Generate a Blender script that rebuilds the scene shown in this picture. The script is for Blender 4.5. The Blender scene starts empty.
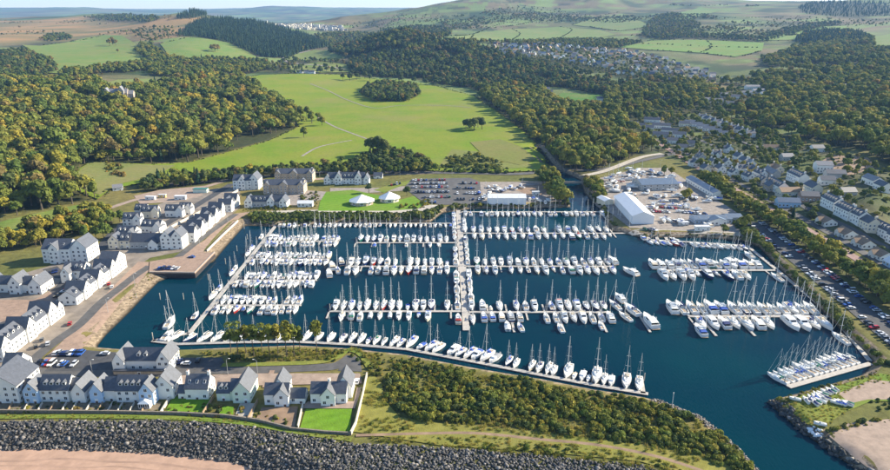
import bpy, bmesh, math, random
import numpy as np
from mathutils import Vector, Matrix
from mathutils.geometry import delaunay_2d_cdt

# ------------------------------------------------------------------ camera, sky, sun, exposure
SC = bpy.context.scene
COL = SC.collection
FOC = 650.0; CAMH = 150.0; PITCH = math.atan((235.0 - 14.0) / FOC)
cam_data = bpy.data.cameras.new('camera')
cam_data.sensor_width = 36.0
cam_data.lens = FOC / 890.0 * 36.0
cam_data.clip_start = 1.0
cam_data.clip_end = 40000.0
cam = bpy.data.objects.new('camera', cam_data)
cam.location = (0, 0, CAMH)
cam.rotation_euler = (math.radians(90) - PITCH, 0, 0)
COL.objects.link(cam)
SC.camera = cam

SUN_EL = math.radians(27.0)
SUN_AZ = math.radians(72.0)                 # clockwise from +y: from the right, a little behind
world = bpy.data.worlds.new('World')
SC.world = world
world.use_nodes = True
wn = world.node_tree.nodes; wl = world.node_tree.links
for n in list(wn): wn.remove(n)
sky = wn.new('ShaderNodeTexSky'); sky.sky_type = 'NISHITA'; sky.sun_disc = False
sky.sun_elevation = SUN_EL; sky.sun_rotation = SUN_AZ
sky.altitude = 100; sky.air_density = 1.0; sky.dust_density = 0.25; sky.ozone_density = 3.0
bg = wn.new('ShaderNodeBackground'); bg.inputs['Strength'].default_value = 0.105
wo = wn.new('ShaderNodeOutputWorld')
wl.new(sky.outputs[0], bg.inputs[0]); wl.new(bg.outputs[0], wo.inputs[0])

sun_data = bpy.data.lights.new('sun', 'SUN')
sun_data.energy = 5.0; sun_data.angle = math.radians(0.53); sun_data.color = (1.0, 0.89, 0.70)
sun = bpy.data.objects.new('sun', sun_data)
SUNV = Vector((math.sin(SUN_AZ) * math.cos(SUN_EL), math.cos(SUN_AZ) * math.cos(SUN_EL), math.sin(SUN_EL)))
sun.rotation_euler = SUNV.to_track_quat('Z', 'Y').to_euler()
sun.location = (300, 100, 400)
COL.objects.link(sun)

SC.view_settings.view_transform = 'Standard'
SC.view_settings.look = 'None'
SC.view_settings.gamma = 1.0
SC.view_settings.use_curve_mapping = False
SC.view_settings.exposure = 1.25
SC.render.engine = 'CYCLES'
SC.cycles.use_denoising = True
SC.cycles.max_bounces = 5
SC.cycles.diffuse_bounces = 2
SC.cycles.glossy_bounces = 2
SC.cycles.transmission_bounces = 2
SC.cycles.volume_bounces = 0
SC.cycles.transparent_max_bounces = 4

rnd = random.Random(7)
nr = np.random.default_rng(7)

# ------------------------------------------------------------------ small helpers
def tag(o, label=None, cat=None, group=None, kind=None):
    if label is not None: o['label'] = label
    if cat is not None: o['category'] = cat
    if group is not None: o['group'] = group
    if kind is not None: o['kind'] = kind
    return o

ONES = ['', 'first', 'second', 'third', 'fourth', 'fifth', 'sixth', 'seventh', 'eighth', 'ninth', 'tenth', 'eleventh', 'twelfth',
        'thirteenth', 'fourteenth', 'fifteenth', 'sixteenth', 'seventeenth', 'eighteenth', 'nineteenth']
CARD = ['', 'one', 'two', 'three', 'four', 'five', 'six', 'seven', 'eight', 'nine']
TENS = ['', '', 'twent', 'thirt', 'fort', 'fift', 'sixt', 'sevent', 'eight', 'ninet']
def ordinal(n):
    if n >= 100:
        r = n % 100
        return ('hundredth' if r == 0 else 'hundred-and-' + ordinal(r)) if n < 200 else 'two-hundred-and-' + ordinal(n - 200)
    if n < 20: return ONES[n]
    t, o = divmod(n, 10)
    return TENS[t] + 'ieth' if o == 0 else TENS[t] + 'y-' + ONES[o]

def proj(x, y, z):
    """world point -> photo pixel (used only to sort things left to right for their labels)"""
    c, s = math.cos(PITCH), math.sin(PITCH)
    dz = z - CAMH
    depth = y * c - dz * s
    up = y * s + dz * c
    return 445 + FOC * x / depth, 235 - FOC * up / depth, depth

ROWS = {}
def enrol(obj, desc, where, cat, group, sortkey=None):
    """remember a thing of a row; labels with its place in the row are written once all are known"""
    obj['category'] = cat; obj['group'] = group
    l = obj.location
    ROWS.setdefault(where, []).append((proj(l.x, l.y, l.z)[0] if sortkey is None else sortkey, desc, obj))
def write_labels():
    for where, items in ROWS.items():
        items.sort(key=lambda t: t[0])
        for i, (k, desc, o) in enumerate(items):
            frm = where.split('|')
            o['label'] = '%s, %s %s' % (desc, ordinal(i + 1), where) if len(items) > 1 else '%s %s' % (desc, where.split(' ', 2)[-1])

class MB:
    """collects shapes; mesh() makes them one mesh with one slot for each material used"""
    def __init__(s): s.v = []; s.f = []; s.m = []
    def add(s, verts, faces, mat=0):
        b = len(s.v); s.v += [tuple(p) for p in verts]
        for f in faces: s.f.append(tuple(b + i for i in f)); s.m.append(mat)
        return s
    def box(s, x0, x1, y0, y1, z0, z1, mat=0, taper=0.0):
        t = taper
        s.add([(x0, y0, z0), (x1, y0, z0), (x1, y1, z0), (x0, y1, z0), (x0 + t, y0 + t, z1), (x1 - t, y0 + t, z1), (x1 - t, y1 - t, z1), (x0 + t, y1 - t, z1)],
              [(3, 2, 1, 0), (4, 5, 6, 7), (0, 1, 5, 4), (1, 2, 6, 5), (2, 3, 7, 6), (3, 0, 4, 7)], mat); return s
    def tube(s, pts, radii, n=6, mat=0, cap=True):
        pts = [Vector(p) for p in pts]
        if not hasattr(radii, '__len__'): radii = [radii] * len(pts)
        rings = []
        for i, p in enumerate(pts):
            d = (pts[min(i + 1, len(pts) - 1)] - pts[max(i - 1, 0)]).normalized()
            a = d.cross(Vector((0, 0, 1)) if abs(d.z) < .9 else Vector((1, 0, 0))).normalized(); b = d.cross(a)
            rings.append([p + (a * math.cos(2 * math.pi * k / n) + b * math.sin(2 * math.pi * k / n)) * radii[i] for k in range(n)])
        s.loft(rings, True, mat, cap); return s
    def loft(s, rings, closed=True, mat=0, cap=True):
        n = len(rings[0]); vs = [p for r in rings for p in r]; fs = []
        for i in range(len(rings) - 1):
            for k in range(n if closed else n - 1):
                k2 = (k + 1) % n
                fs.append((i * n + k, i * n + k2, (i + 1) * n + k2, (i + 1) * n + k))
        if cap and closed:
            fs.append(tuple(range(n - 1, -1, -1))); fs.append(tuple((len(rings) - 1) * n + k for k in range(n)))
        s.add(vs, fs, mat); return s
    def mesh(s, name, mats, smooth=False):
        me = bpy.data.meshes.new(name)
        me.from_pydata(s.v, [], s.f)
        if not isinstance(mats, (list, tuple)): mats = [mats]
        for m in mats: me.materials.append(m)
        me.polygons.foreach_set('material_index', s.m)
        if smooth: me.polygons.foreach_set('use_smooth', [True] * len(s.f))
        me.update(); return me

def obj(name, mesh, parent=None, loc=None, rz=0.0, scale=None):
    o = bpy.data.objects.new(name, mesh); COL.objects.link(o)
    if parent is not None: o.parent = parent
    if loc is not None: o.location = loc
    if rz: o.rotation_euler = (0, 0, rz)
    if scale is not None: o.scale = (scale,) * 3 if not hasattr(scale, '__len__') else scale
    return o
def empty(name, loc, rz=0.0, scale=None):
    o = obj(name, None, None, loc, rz, scale); o.empty_display_size = .5; return o
VARIANT = {}
def recol(mesh, *mats):
    """the same shape in other materials"""
    key = (mesh.name,) + tuple(m.name for m in mats)
    if key not in VARIANT:
        c = mesh.copy()
        for i, m in enumerate(mats): c.materials[i] = m
        VARIANT[key] = c
    return VARIANT[key]

# ------------------------------------------------------------------ materials
MATS = {}
def mat(name, col, rough=.7, metal=0.0, vary=None, spec=.5, bump=None, scale=.3, pos=True, col2=None, trans=0.0, emit=None):
    """principled material; vary/col2: noise between two colours in world space"""
    if name in MATS: return MATS[name]
    m = bpy.data.materials.new(name); m.use_nodes = True
    nt = m.node_tree; N = nt.nodes; L = nt.links
    p = N['Principled BSDF']; out = N['Material Output']
    p.inputs['Roughness'].default_value = rough; p.inputs['Metallic'].default_value = metal
    p.inputs['Specular IOR Level'].default_value = spec
    p.inputs['Base Color'].default_value = (*col, 1)
    geo = None
    if vary or col2 or bump:
        geo = N.new('ShaderNodeNewGeometry')
    if vary or col2:
        nz = N.new('ShaderNodeTexNoise'); nz.inputs['Scale'].default_value = scale; nz.inputs['Detail'].default_value = 5
        nz.inputs['Roughness'].default_value = .65
        L.new(geo.outputs['Position'], nz.inputs['Vector'])
        r = N.new('ShaderNodeValToRGB')
        c2 = col2 or tuple(c * (1 - vary) for c in col)
        c1 = col if col2 else tuple(min(1, c * (1 + vary)) for c in col)
        r.color_ramp.elements[0].position = .33; r.color_ramp.elements[1].position = .67
        r.color_ramp.elements[0].color = (*c2, 1); r.color_ramp.elements[1].color = (*c1, 1)
        L.new(nz.outputs[0], r.inputs[0]); L.new(r.outputs[0], p.inputs['Base Color'])
    if bump:
        bz = N.new('ShaderNodeTexNoise'); bz.inputs['Scale'].default_value = bump[0]; bz.inputs['Detail'].default_value = 3
        L.new(geo.outputs['Position'], bz.inputs['Vector'])
        b = N.new('ShaderNodeBump'); b.inputs['Strength'].default_value = bump[1]; b.inputs['Distance'].default_value = bump[2]
        L.new(bz.outputs[0], b.inputs['Height']); L.new(b.outputs[0], p.inputs['Normal'])
    MATS[name] = m
    return m

def ramp_mat(name, stops, rough=.8, leaf=True, spec=.2):
    """foliage: colour differs from plant to plant (object random) and a little over the plant"""
    m = bpy.data.materials.new(name); m.use_nodes = True
    nt = m.node_tree; N = nt.nodes; L = nt.links
    p = N['Principled BSDF']; p.inputs['Roughness'].default_value = rough; p.inputs['Specular IOR Level'].default_value = spec
    oi = N.new('ShaderNodeObjectInfo')
    r = N.new('ShaderNodeValToRGB')
    while len(r.color_ramp.elements) < len(stops): r.color_ramp.elements.new(.5)
    for e, (t, c) in zip(r.color_ramp.elements, stops): e.position = t; e.color = (*c, 1)
    L.new(oi.outputs['Random'], r.inputs[0])
    g = N.new('ShaderNodeNewGeometry')
    nz = N.new('ShaderNodeTexNoise'); nz.inputs['Scale'].default_value = .30; nz.inputs['Detail'].default_value = 2
    L.new(g.outputs['Position'], nz.inputs['Vector'])
    mr = N.new('ShaderNodeMapRange'); mr.inputs['From Min'].default_value = .3; mr.inputs['From Max'].default_value = .7
    mr.inputs['To Min'].default_value = .74; mr.inputs['To Max'].default_value = 1.26
    L.new(nz.outputs[0], mr.inputs['Value'])
    mx = N.new('ShaderNodeVectorMath'); mx.operation = 'SCALE'
    L.new(r.outputs[0], mx.inputs[0]); L.new(mr.outputs[0], mx.inputs['Scale'])
    L.new(mx.outputs[0], p.inputs['Base Color'])
    if leaf:
        t = N.new('ShaderNodeBsdfTranslucent'); L.new(mx.outputs[0], t.inputs['Color'])
        ms = N.new('ShaderNodeMixShader'); ms.inputs[0].default_value = .30
        L.new(p.outputs[0], ms.inputs[1]); L.new(t.outputs[0], ms.inputs[2])
        L.new(ms.outputs[0], N['Material Output'].inputs['Surface'])
    MATS[name] = m
    return m

# ------------------------------------------------------------------ the lie of the land
def ray(px, py):
    dx = (px - 445.0) / FOC; dy = (235.0 - py) / FOC
    c, s = math.cos(PITCH), math.sin(PITCH)
    return dx, c + dy * s, -s + dy * c
def G(px, py, z=3.0):
    """where the line of sight of a photo pixel meets the level plane z: a survey of the near, flat ground"""
    d = ray(px, py); t = (z - CAMH) / d[2]
    return d[0] * t, d[1] * t
def sdf(x, y, poly):
    """signed distance to a closed polygon, negative inside"""
    P = np.asarray(poly, float); Q = np.roll(P, -1, 0)
    best = np.full(x.shape, 1e18); ins = np.zeros(x.shape, bool)
    for (ax, ay), (bx, by) in zip(P, Q):
        ex, ey = bx - ax, by - ay; L2 = ex * ex + ey * ey + 1e-12
        t = np.clip(((x - ax) * ex + (y - ay) * ey) / L2, 0, 1)
        best = np.minimum(best, (x - ax - t * ex) ** 2 + (y - ay - t * ey) ** 2)
        c = (ay > y) != (by > y)
        ins ^= c & (x < (bx - ax) * (y - ay) / (by - ay + 1e-12) + ax)
    d = np.sqrt(best)
    return np.where(ins, -d, d)

# control points: photo pixel and distance -> height of the ground there
CTRL = [(0,230,430),(0,180,560),(0,130,780),(0,100,1000),(0,75,1350),(0,50,1900),(0,35,2500),(0,24,3500),(0,19.5,4400),
 (50,150,690),(100,165,640),(100,130,790),(100,100,1000),(100,80,1250),(100,60,1650),(100,40,2350),(100,25,3300),(100,14,4600),
 (185,150,730),(185,110,1010),(185,80,1330),(185,60,1750),(185,50,1900),(185,40,2150),(190,12,3200),(150,17,3900),(50,17,4500),
 (240,32,2500),(215,19,2950),(250,22,2900),(275,34,2700),(310,42,2450),(260,60,1850),
 (300,150,745),(300,110,1080),(300,75,1520),(400,80,1480),(300,55,2100),(345,47,2600),(320,27,5600),(250,23,6500),
 (380,72,1640),(372,52,1830),(385,37,1950),(400,70,1660),(400,50,1800),(410,33.5,1960),(440,70,1640),(440,55,1790),(440,41,1930),(470,72,1600),(475,58,1740),(475,46,1900),
 (400,120,990),(500,120,985),(500,95,1270),(560,100,1180),(560,130,900),(560,80,1500),(620,110,1050),(620,80,1470),
 (520,47,2000),(560,50,1960),(600,56,1820),(660,70,1580),(700,76,1480),(640,56,1830),
 (480,34,2600),(550,32,2800),(620,42,2350),(500,21,3300),(450,22,3300),(400,22,3400),(360,25,3600),(550,11,3900),(560,0,4400),(560,-22,5200),(640,-22,5200),(640,16,3500),(640,1,4500),
 (450,5,4000),(480,-3,4400),(400,10.5,4100),(350,15,3900),(700,21,3000),(700,7,4200),(690,-5,4900),(740,1,5000),(780,2,5000),(830,1,4700),(870,-3,4600),(700,52,1960),(780,46,2050),(860,46,1980),(860,26,2800),(780,26,2850),(930,20,2900),(930,60,1500),(930,100,1000),(930,0,4600),
 (700,100,1150),(800,100,1100),(880,100,1040),(700,130,860),(800,150,700),(880,150,665),(880,200,478),(800,200,503),(740,180,590),(-60,30,3000),(-60,90,1100),(-60,180,560),(-60,19,4600)]
HILLS = [(-100,12000,190),(-40,12500,240),(0,12500,250),(60,12500,262),(90,12000,268),(130,12500,205),(180,12500,215),(230,13000,225),(265,12500,280),(280,12500,285),(330,12500,245),(380,13000,250),(420,13000,240),(500,13000,260),(600,13000,260),(700,13000,280),(800,13000,280),(900,13000,260),(980,13000,240),
 (0,8000,85),(100,8500,95),(200,7500,80),(300,9000,90),(400,7500,110),(500,8000,180),(600,8000,240),(700,8000,200),(800,8000,190),(900,8000,160),(190,4600,85),(240,4200,70),(100,6300,105),(0,6200,90)]
FLATPX = [(-90,490),(-90,262),(20,236),(90,205),(200,178),(320,166),(450,166),(640,163),(700,170),(760,205),(830,245),(960,330),(1000,490)]
FLAT = [G(*p) for p in FLATPX]
BASINPX = [(905,690),(760,472),(737,447),(702,418),(662,402),(644,397.5),(593,389.5),(540,379),(479,369),(440,361.5),(406,355),(350,349),(300,346),(240,348),(180,350.5),(140,351),(97,347.5),
 (104,338),(130,312),(160,281.5),(214,262),(245,226),(275,227),(330,224),(431,222.5),(443,213),(470,209.5),(520,209),(571,207.5),(567,193),(562,178),(557,170),(549,160),(540,148),(533,148),(545,165),(562,172),(580,180),(584,193),(600,210),(611,231),
 (640,238),(700,238),(742,241),(758,247),(802,292),(842,332),(873,362),(862,375),(795,394),(766,401),(798,430),(850,466),(1010,600)]
BASIN = [G(*p, z=0.0) for p in BASINPX]
COASTPX = [(-120,447),(0,448),(60,447),(150,451),(230,460),(262,470),(330,492),(480,520),(640,560),(760,640),(840,900),(-120,900)]
COAST = [G(*p, z=0.0) for p in COASTPX]
QUAY_TOP = 3.0

def _ctrl():
    pts = []
    for px, py, d in CTRL:
        r = ray(px, py); t = d / r[1]
        pts.append((r[0] / r[1], math.log(d), CAMH + r[2] * t))
    for px, d, z in HILLS: pts.append(((px - 445) / FOC / 1.05, math.log(d), z))
    for px in range(-100, 1050, 90):
        for py in (480, 400, 330, 270, 225):
            x, y = G(px, py); pts.append((x / y, math.log(y), 3.0))
    for p in [(200,190),(300,185),(450,180),(550,180),(640,172),(700,190)]:
        x, y = G(*p); pts.append((x / y, math.log(y), 3.0))
    return np.array(pts)
CP = _ctrl()
KU, KV, KC = 2.2, 1.0, .035
def _phi(du, dv): return np.sqrt((du * KU) ** 2 + (dv * KV) ** 2 + KC ** 2)
_A = _phi(CP[:, 0][:, None] - CP[:, 0][None], CP[:, 1][:, None] - CP[:, 1][None])
n_ = len(CP)
_M = np.zeros((n_ + 1, n_ + 1)); _M[:n_, :n_] = _A + np.eye(n_) * -.004; _M[n_, :n_] = 1; _M[:n_, n_] = 1
_W = np.linalg.solve(_M, np.append(CP[:, 2], 0))
def rbf(x, y):
    u = (x / y).ravel(); v = np.log(y).ravel(); out = np.empty(u.shape)
    for a in range(0, len(u), 20000):
        b = a + 20000
        out[a:b] = _phi(u[a:b, None] - CP[None, :, 0], v[a:b, None] - CP[None, :, 1]) @ _W[:n_] + _W[n_]
    return out.reshape(x.shape)
_perm = nr.random((64, 64))
def vnoise(x, y):
    xi = np.floor(x).astype(int); yi = np.floor(y).astype(int); fx = x - xi; fy = y - yi
    fx = fx * fx * (3 - 2 * fx); fy = fy * fy * (3 - 2 * fy)
    g = lambda a, b: _perm[a % 64, b % 64]
    return (g(xi, yi) * (1 - fx) + g(xi + 1, yi) * fx) * (1 - fy) + (g(xi, yi + 1) * (1 - fx) + g(xi + 1, yi + 1) * fx) * fy
def fbm(x, y, s, o=4):
    r = 0; a = .5
    for k in range(o): r = r + a * (vnoise(x / s + 17.3 * k, y / s - 9.1 * k) - .5); s *= .5; a *= .5
    return r
def smooth(t): t = np.clip(t, 0, 1); return t * t * (3 - 2 * t)
def land(x, y):
    """height of the ground at world x, y (arrays)"""
    x = np.asarray(x, float); y = np.asarray(y, float)
    yy = np.maximum(y, 60)
    z = np.maximum(rbf(x, yy), 3.0)
    z = z + fbm(x, yy, 420.0) * np.clip((yy - 2000) / 2500, 0, 1) * 42
    near = (np.abs(x) < 520) & (y < 900)
    if near.any():
        xn, yn, zn = x[near], y[near], z[near]
        f = smooth(sdf(xn, yn, FLAT) / 70.0)
        zn = 3.0 * (1 - f) + np.maximum(zn, 3.0) * f
        c = sdf(xn, yn, COAST)
        zc = np.where(c > 0, .3 + c * .42, .3 + c * .012)
        b = sdf(xn, yn, BASIN)
        zb = np.where(b > 0, b * np.where((xn < -128) & (yn > 285), .32, .62), b * .8)
        z[near] = np.minimum(np.minimum(zn, np.maximum(zc, -2.5)), np.maximum(zb, -3.5))
    return z
def hit(pxs):
    """world points where the lines of sight of photo pixels meet the ground"""
    P = np.asarray(pxs, float).reshape(-1, 2)
    dx = (P[:, 0] - 445) / FOC; dy = (235 - P[:, 1]) / FOC
    c, s = math.cos(PITCH), math.sin(PITCH)
    X = dx / (c + dy * s); Z = (-s + dy * c) / (c + dy * s)       # per unit of y
    ys = np.concatenate([np.linspace(130, 700, 110), np.geomspace(705, 15000, 330)])
    prev = np.full(len(P), 130.0); found = np.zeros(len(P), bool); lo = np.full(len(P), 130.0); hi = np.full(len(P), 15000.0)
    Y = np.repeat(ys[None], len(P), 0)
    below = (CAMH + Z[:, None] * Y) < land(X[:, None] * Y, Y)
    k = np.where(below.any(1), below.argmax(1), len(ys) - 1)
    hi = ys[k]; lo = ys[np.maximum(k - 1, 0)]
    for _ in range(14):
        m = (lo + hi) / 2
        b = (CAMH + Z * m) < land(X * m, m)
        hi = np.where(b, m, hi); lo = np.where(b, lo, m)
    return np.stack([X * hi, hi], 1)
def zat(x, y): return float(land(np.array([float(x)]), np.array([float(y)]))[0])
# ------------------------------------------------------------------ ground sheet
def PW(px): return [tuple(p) for p in hit(px)]
def inside(x, y, poly): return sdf(x, y, poly) < 0

WOODS = {   # name -> outline in photo pixels, spacing m, mean height m, recipe
 'left_wood': ([(0,214),(-40,220),(-40,100),(0,84),(40,83),(95,86),(100,92),(150,90),(158,88),(200,80),(236,78),(262,95),(289,110),(297,126),(270,139),(190,161),(150,163),(90,160),(72,172),(74,190),(94,200),(60,206),(20,214)], 11.0, 17, 'mixed'),
 'west_copse': ([(-40,84),(-40,58),(0,55),(22,51),(38,57),(54,64),(56,72),(36,78),(0,80)], 9, 12, 'dark'),
 'mid_strip': ([(137,53),(143,44),(152,46),(164,57),(192,61),(240,61),(262,62),(275,69),(236,76),(196,78),(150,76),(150,70),(100,76),(62,78),(64,74),(96,70),(132,66),(150,61)], 9, 12, 'green'),
 'conifer_hill': ([(178,36),(195,24),(206,20),(250,22),(283,30),(312,38),(328,47),(300,52),(286,58),(262,57),(240,48),(228,42),(200,37)], 10, 15, 'conifer'),
 'hilltop_pines': ([(182,15),(190,12.6),(203,12.8),(206,15),(195,18),(175,19)], 16, 15, 'conifer'),
 'ridge_belt': ([(85,18),(120,15.5),(160,18),(150,23),(110,21)], 22, 12, 'dark'),
 'moor_copse': ([(40,40),(52,35),(68,36),(70,40),(52,42)], 14, 12, 'dark'),
 'cliff_wood': ([(330,52),(345,44),(360,46),(384,36),(410,33),(442,40),(474,46),(500,57),(540,65),(600,78),(655,90),(640,92),(620,96),(600,94),(560,87),(520,89),(490,94),(470,88),(440,84),(400,78),(370,76),(348,70),(352,62)], 9.5, 14, 'cliff'),
 'valley_wood': ([(300,52),(328,46),(352,42),(372,44),(382,36),(372,34),(340,33),(315,36),(325,44)], 13, 12, 'green'),
 'river_wood': ([(480,97),(500,88),(540,93),(552,104),(575,110),(603,110),(626,124),(641,139),(651,152),(621,161),(596,172),(580,176),(562,166),(548,156),(527,132),(502,112)], 10.5, 16, 'light'),
 'glen_wood': ([(604,92),(640,84),(662,80),(700,84),(722,94),(703,103),(655,110),(628,116),(606,104)], 10, 13.5, 'light'),
 'east_wood': ([(722,84),(746,80),(800,72),(890,62),(940,62),(940,175),(890,168),(862,150),(838,147),(824,143),(794,138),(764,126),(728,112),(764,104),(776,97),(744,84)], 11, 15.5, 'light'),
 'far_east_wood': ([(772,70),(762,60),(790,52),(798,42),(806,34),(850,32),(872,40),(872,50),(940,52),(940,62),(890,61),(840,66),(800,71)], 11, 14, 'light'),
 'far_east_conifers': ([(796,42),(808,34),(830,33),(858,35),(866,40),(840,44),(812,45)], 10, 15, 'conifer'),
 'upper_plantation': ([(798,8),(812,3),(850,2),(890,3),(890,16),(840,17),(806,14)], 26, 13, 'conifer'),
 'hill_scrub': ([(644,30),(652,20),(672,14),(690,20),(700,26),(690,31),(710,36),(660,40),(642,36)], 17, 11, 'green'),
 'village_belt': ([(446,42),(500,43),(560,41),(600,40),(642,42),(620,48),(600,50),(560,46),(510,45)], 12, 11, 'green'),
 'field_belt': ([(642,36),(700,36),(760,37),(790,28),(812,24),(840,22),(840,25),(800,32),(766,42),(700,39),(650,39)], 16, 11, 'dark'),
 'lower_hill_wood': ([(380,30),(420,26),(452,30),(446,38),(420,33),(392,33)], 17, 11, 'dark'),
 'hill_gully': ([(480,12),(530,6),(560,10),(590,16),(570,20),(530,14),(490,16)], 26, 9, 'dark'),
 'east_slope': ([(700,30),(740,22),(800,18),(890,20),(890,26),(800,26),(740,30)], 24, 10, 'green'),
 'far_slopes': ([(340,26),(372,18),(420,14),(450,18),(440,24),(400,24),(370,30)], 26, 9, 'dark'),
 'moor_trees': ([(120,32),(150,28),(178,28),(182,34),(160,40),(150,44),(140,38)], 18, 10, 'dark'),
 'grove': ([(363,96),(366,89),(382,86),(400,86),(416,89),(420,95),(408,102),(376,102)], 6.5, 12, 'dark'),
 'meadow_hedge': ([(138,187),(160,179),(232,174),(300,168),(345,163),(364,164),(420,165),(440,172),(380,176),(300,175),(212,183),(150,192)], 6.0, 8.0, 'darkolive'),
 'meadow_thicket': ([(362,160),(377,150),(400,154),(424,164),(436,170),(390,169),(366,166)], 6.5, 8.5, 'dark'),
 'copse_by_beach_field': ([(86,236),(60,238),(44,246),(20,250),(0,252),(-30,256),(-30,240),(0,238),(20,236),(40,228),(70,220),(100,210),(112,212),(108,226)], 7, 10, 'autumn'),
 'river_bank_trees': ([(540,178),(552,176),(560,190),(566,206),(556,205),(546,190)], 5.5, 10, 'olive'),
 'yard_trees': ([(582,184),(592,180),(602,192),(610,205),(600,206),(588,196)], 5.5, 8, 'olive'),
 'roadside_trees': ([(690,186),(700,180),(730,203),(760,222),(800,252),(850,288),(905,330),(905,348),(870,325),(826,288),(780,250),(745,222)], 4.4, 9.5, 'olive'),
 'town_trees': ([(640,130),(700,136),(760,132),(840,155),(900,178),(900,235),(860,215),(830,230),(800,222),(770,205),(735,185),(690,168)], 12, 7.5, 'green'),
 'upper_town_trees': ([(604,106),(650,110),(690,100),(724,92),(740,84),(772,97),(764,104),(728,112),(764,126),(790,138),(760,140),(700,136),(640,128),(620,124)], 13, 9.5, 'green'),
 'village_trees': ([(490,46),(560,48),(640,56),(700,72),(735,84),(690,86),(640,78),(560,62),(500,54)], 17, 8, 'green'),
 'valley_row': ([(262,64),(284,62),(300,66),(345,70),(372,74),(366,77),(330,74),(296,74),(264,72)], 24, 11, 'dark'),
 'valley_hedge': ([(284,58),(318,61),(345,60),(345,64),(316,63),(284,61)], 16, 9, 'dark'),
 'village_fringe': ([(500,52),(560,60),(640,72),(700,82),(690,86),(640,80),(560,66),(510,57)], 15, 6.5, 'green'),
}
FIELDS = [   # name, outline, colours
 ('meadow', [(233,79),(262,75),(290,74),(345,75),(395,80),(440,87),(474,96),(500,114),(526,134),(545,158),(548,171),(500,173),(440,172),(400,168),(345,164),(300,167),(232,174),(160,180),(110,190),(98,200),(76,190),(76,172),(90,162),(150,165),(190,163),(270,141),(299,127),(291,110),(263,95)], (.128,.208,.014), (.20,.218,.028)),
 ('hillside_field', [(22,45),(40,46),(65,43),(86,38),(104,35),(122,36),(136,44),(142,52),(150,60),(132,65),(96,69),(62,74),(44,73),(56,64),(40,55)], (.115,.200,.040), (.19,.215,.06)),
 ('hill_pasture', [(160,44),(172,39),(182,38),(200,38),(228,43),(248,52),(262,60),(236,60),(192,60),(168,55)], (.115,.200,.040), (.19,.215,.06)),
 ('corner_field', [(-30,238),(-30,226),(0,222),(25,216),(60,208),(95,202),(102,206),(70,217),(40,227),(0,236)], (.105,.190,.028), (.17,.19,.05)),
 ('castle_lawn', [(100,91),(96,86),(118,80),(150,79),(150,88)], (.14,.19,.045), (.19,.21,.07)),
 ('valley_field', [(286,60),(296,54),(316,50),(332,53),(342,58),(318,60)], (.14,.20,.05), (.2,.21,.07)),
 ('valley_meadow', [(284,66),(320,62),(352,66),(370,72),(320,73),(296,73)], (.13,.20,.045), (.21,.21,.07)),
 ('village_field', [(440,44),(452,38),(472,34),(512,29),(560,27),(600,30),(616,35),(600,38),(560,38),(512,40),(470,43)], (.125,.20,.055), (.19,.205,.075)),
 ('upper_pasture', [(572,25),(602,17),(640,21),(652,26),(620,31),(590,27)], (.13,.19,.06), (.18,.20,.08)),
 ('green_shelf', [(665,15),(700,7),(722,10),(690,20),(672,20)], (.115,.20,.055), (.16,.2,.07)),
 ('east_field', [(614,47),(650,41),(700,40),(764,43),(762,51),(735,57),(700,53),(650,50)], (.12,.22,.045), (.17,.235,.065)),
 ('east_strip', [(754,41),(790,32),(812,27),(846,26),(850,31),(812,32),(796,40)], (.13,.22,.05), (.18,.22,.07)),
 ('far_east_field', [(868,38),(890,34),(940,33),(940,46),(874,46)], (.12,.20,.05), (.18,.20,.07)),
 ('glen_field', [(552,100),(562,93),(600,95),(604,102),(574,106)], (.06,.15,.025), (.085,.17,.03)),  # darker green than the other fields: shade put into its colour
 ('fallow_plot', [(668,92),(694,89),(700,79),(716,79),(716,85),(690,86),(668,84)], (.17,.15,.06), (.22,.18,.07)),
]
WOODW = {k: PW(v[0]) for k, v in WOODS.items()}
WOODW['roadside_trees'] = [(234,190),(245,190),(246,330),(247,450),(243,520),(247,590),(240,590),(237,520),(239,450),(237,330)]
MOORW = PW([(-80,46),(-80,20.5),(0,20.5),(60,18),(100,15.2),(150,17.6),(186,14),(205,16),(228,24),(190,36),(150,42),(120,34),(86,37),(62,42),(20,44)])
TOWNW = PW([(640,118),(700,112),(760,128),(830,150),(900,175),(900,270),(840,240),(780,205),(700,165),(640,150)])
VILLW = PW([(486,43),(560,44),(640,52),(700,68),(738,80),(690,86),(640,78),(560,62),(496,54)])
FARTW = PW([(262,24),(300,24.5),(340,27),(345,31),(315,30),(270,26)])
HILLW = PW([(345,30),(372,17),(420,12),(470,7),(560,2),(700,5),(800,5),(890,4),(935,8),(935,60),(880,50),(780,46),(765,54),(730,60),(690,52),(640,44),(600,36),(500,30),(440,36)])

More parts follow.
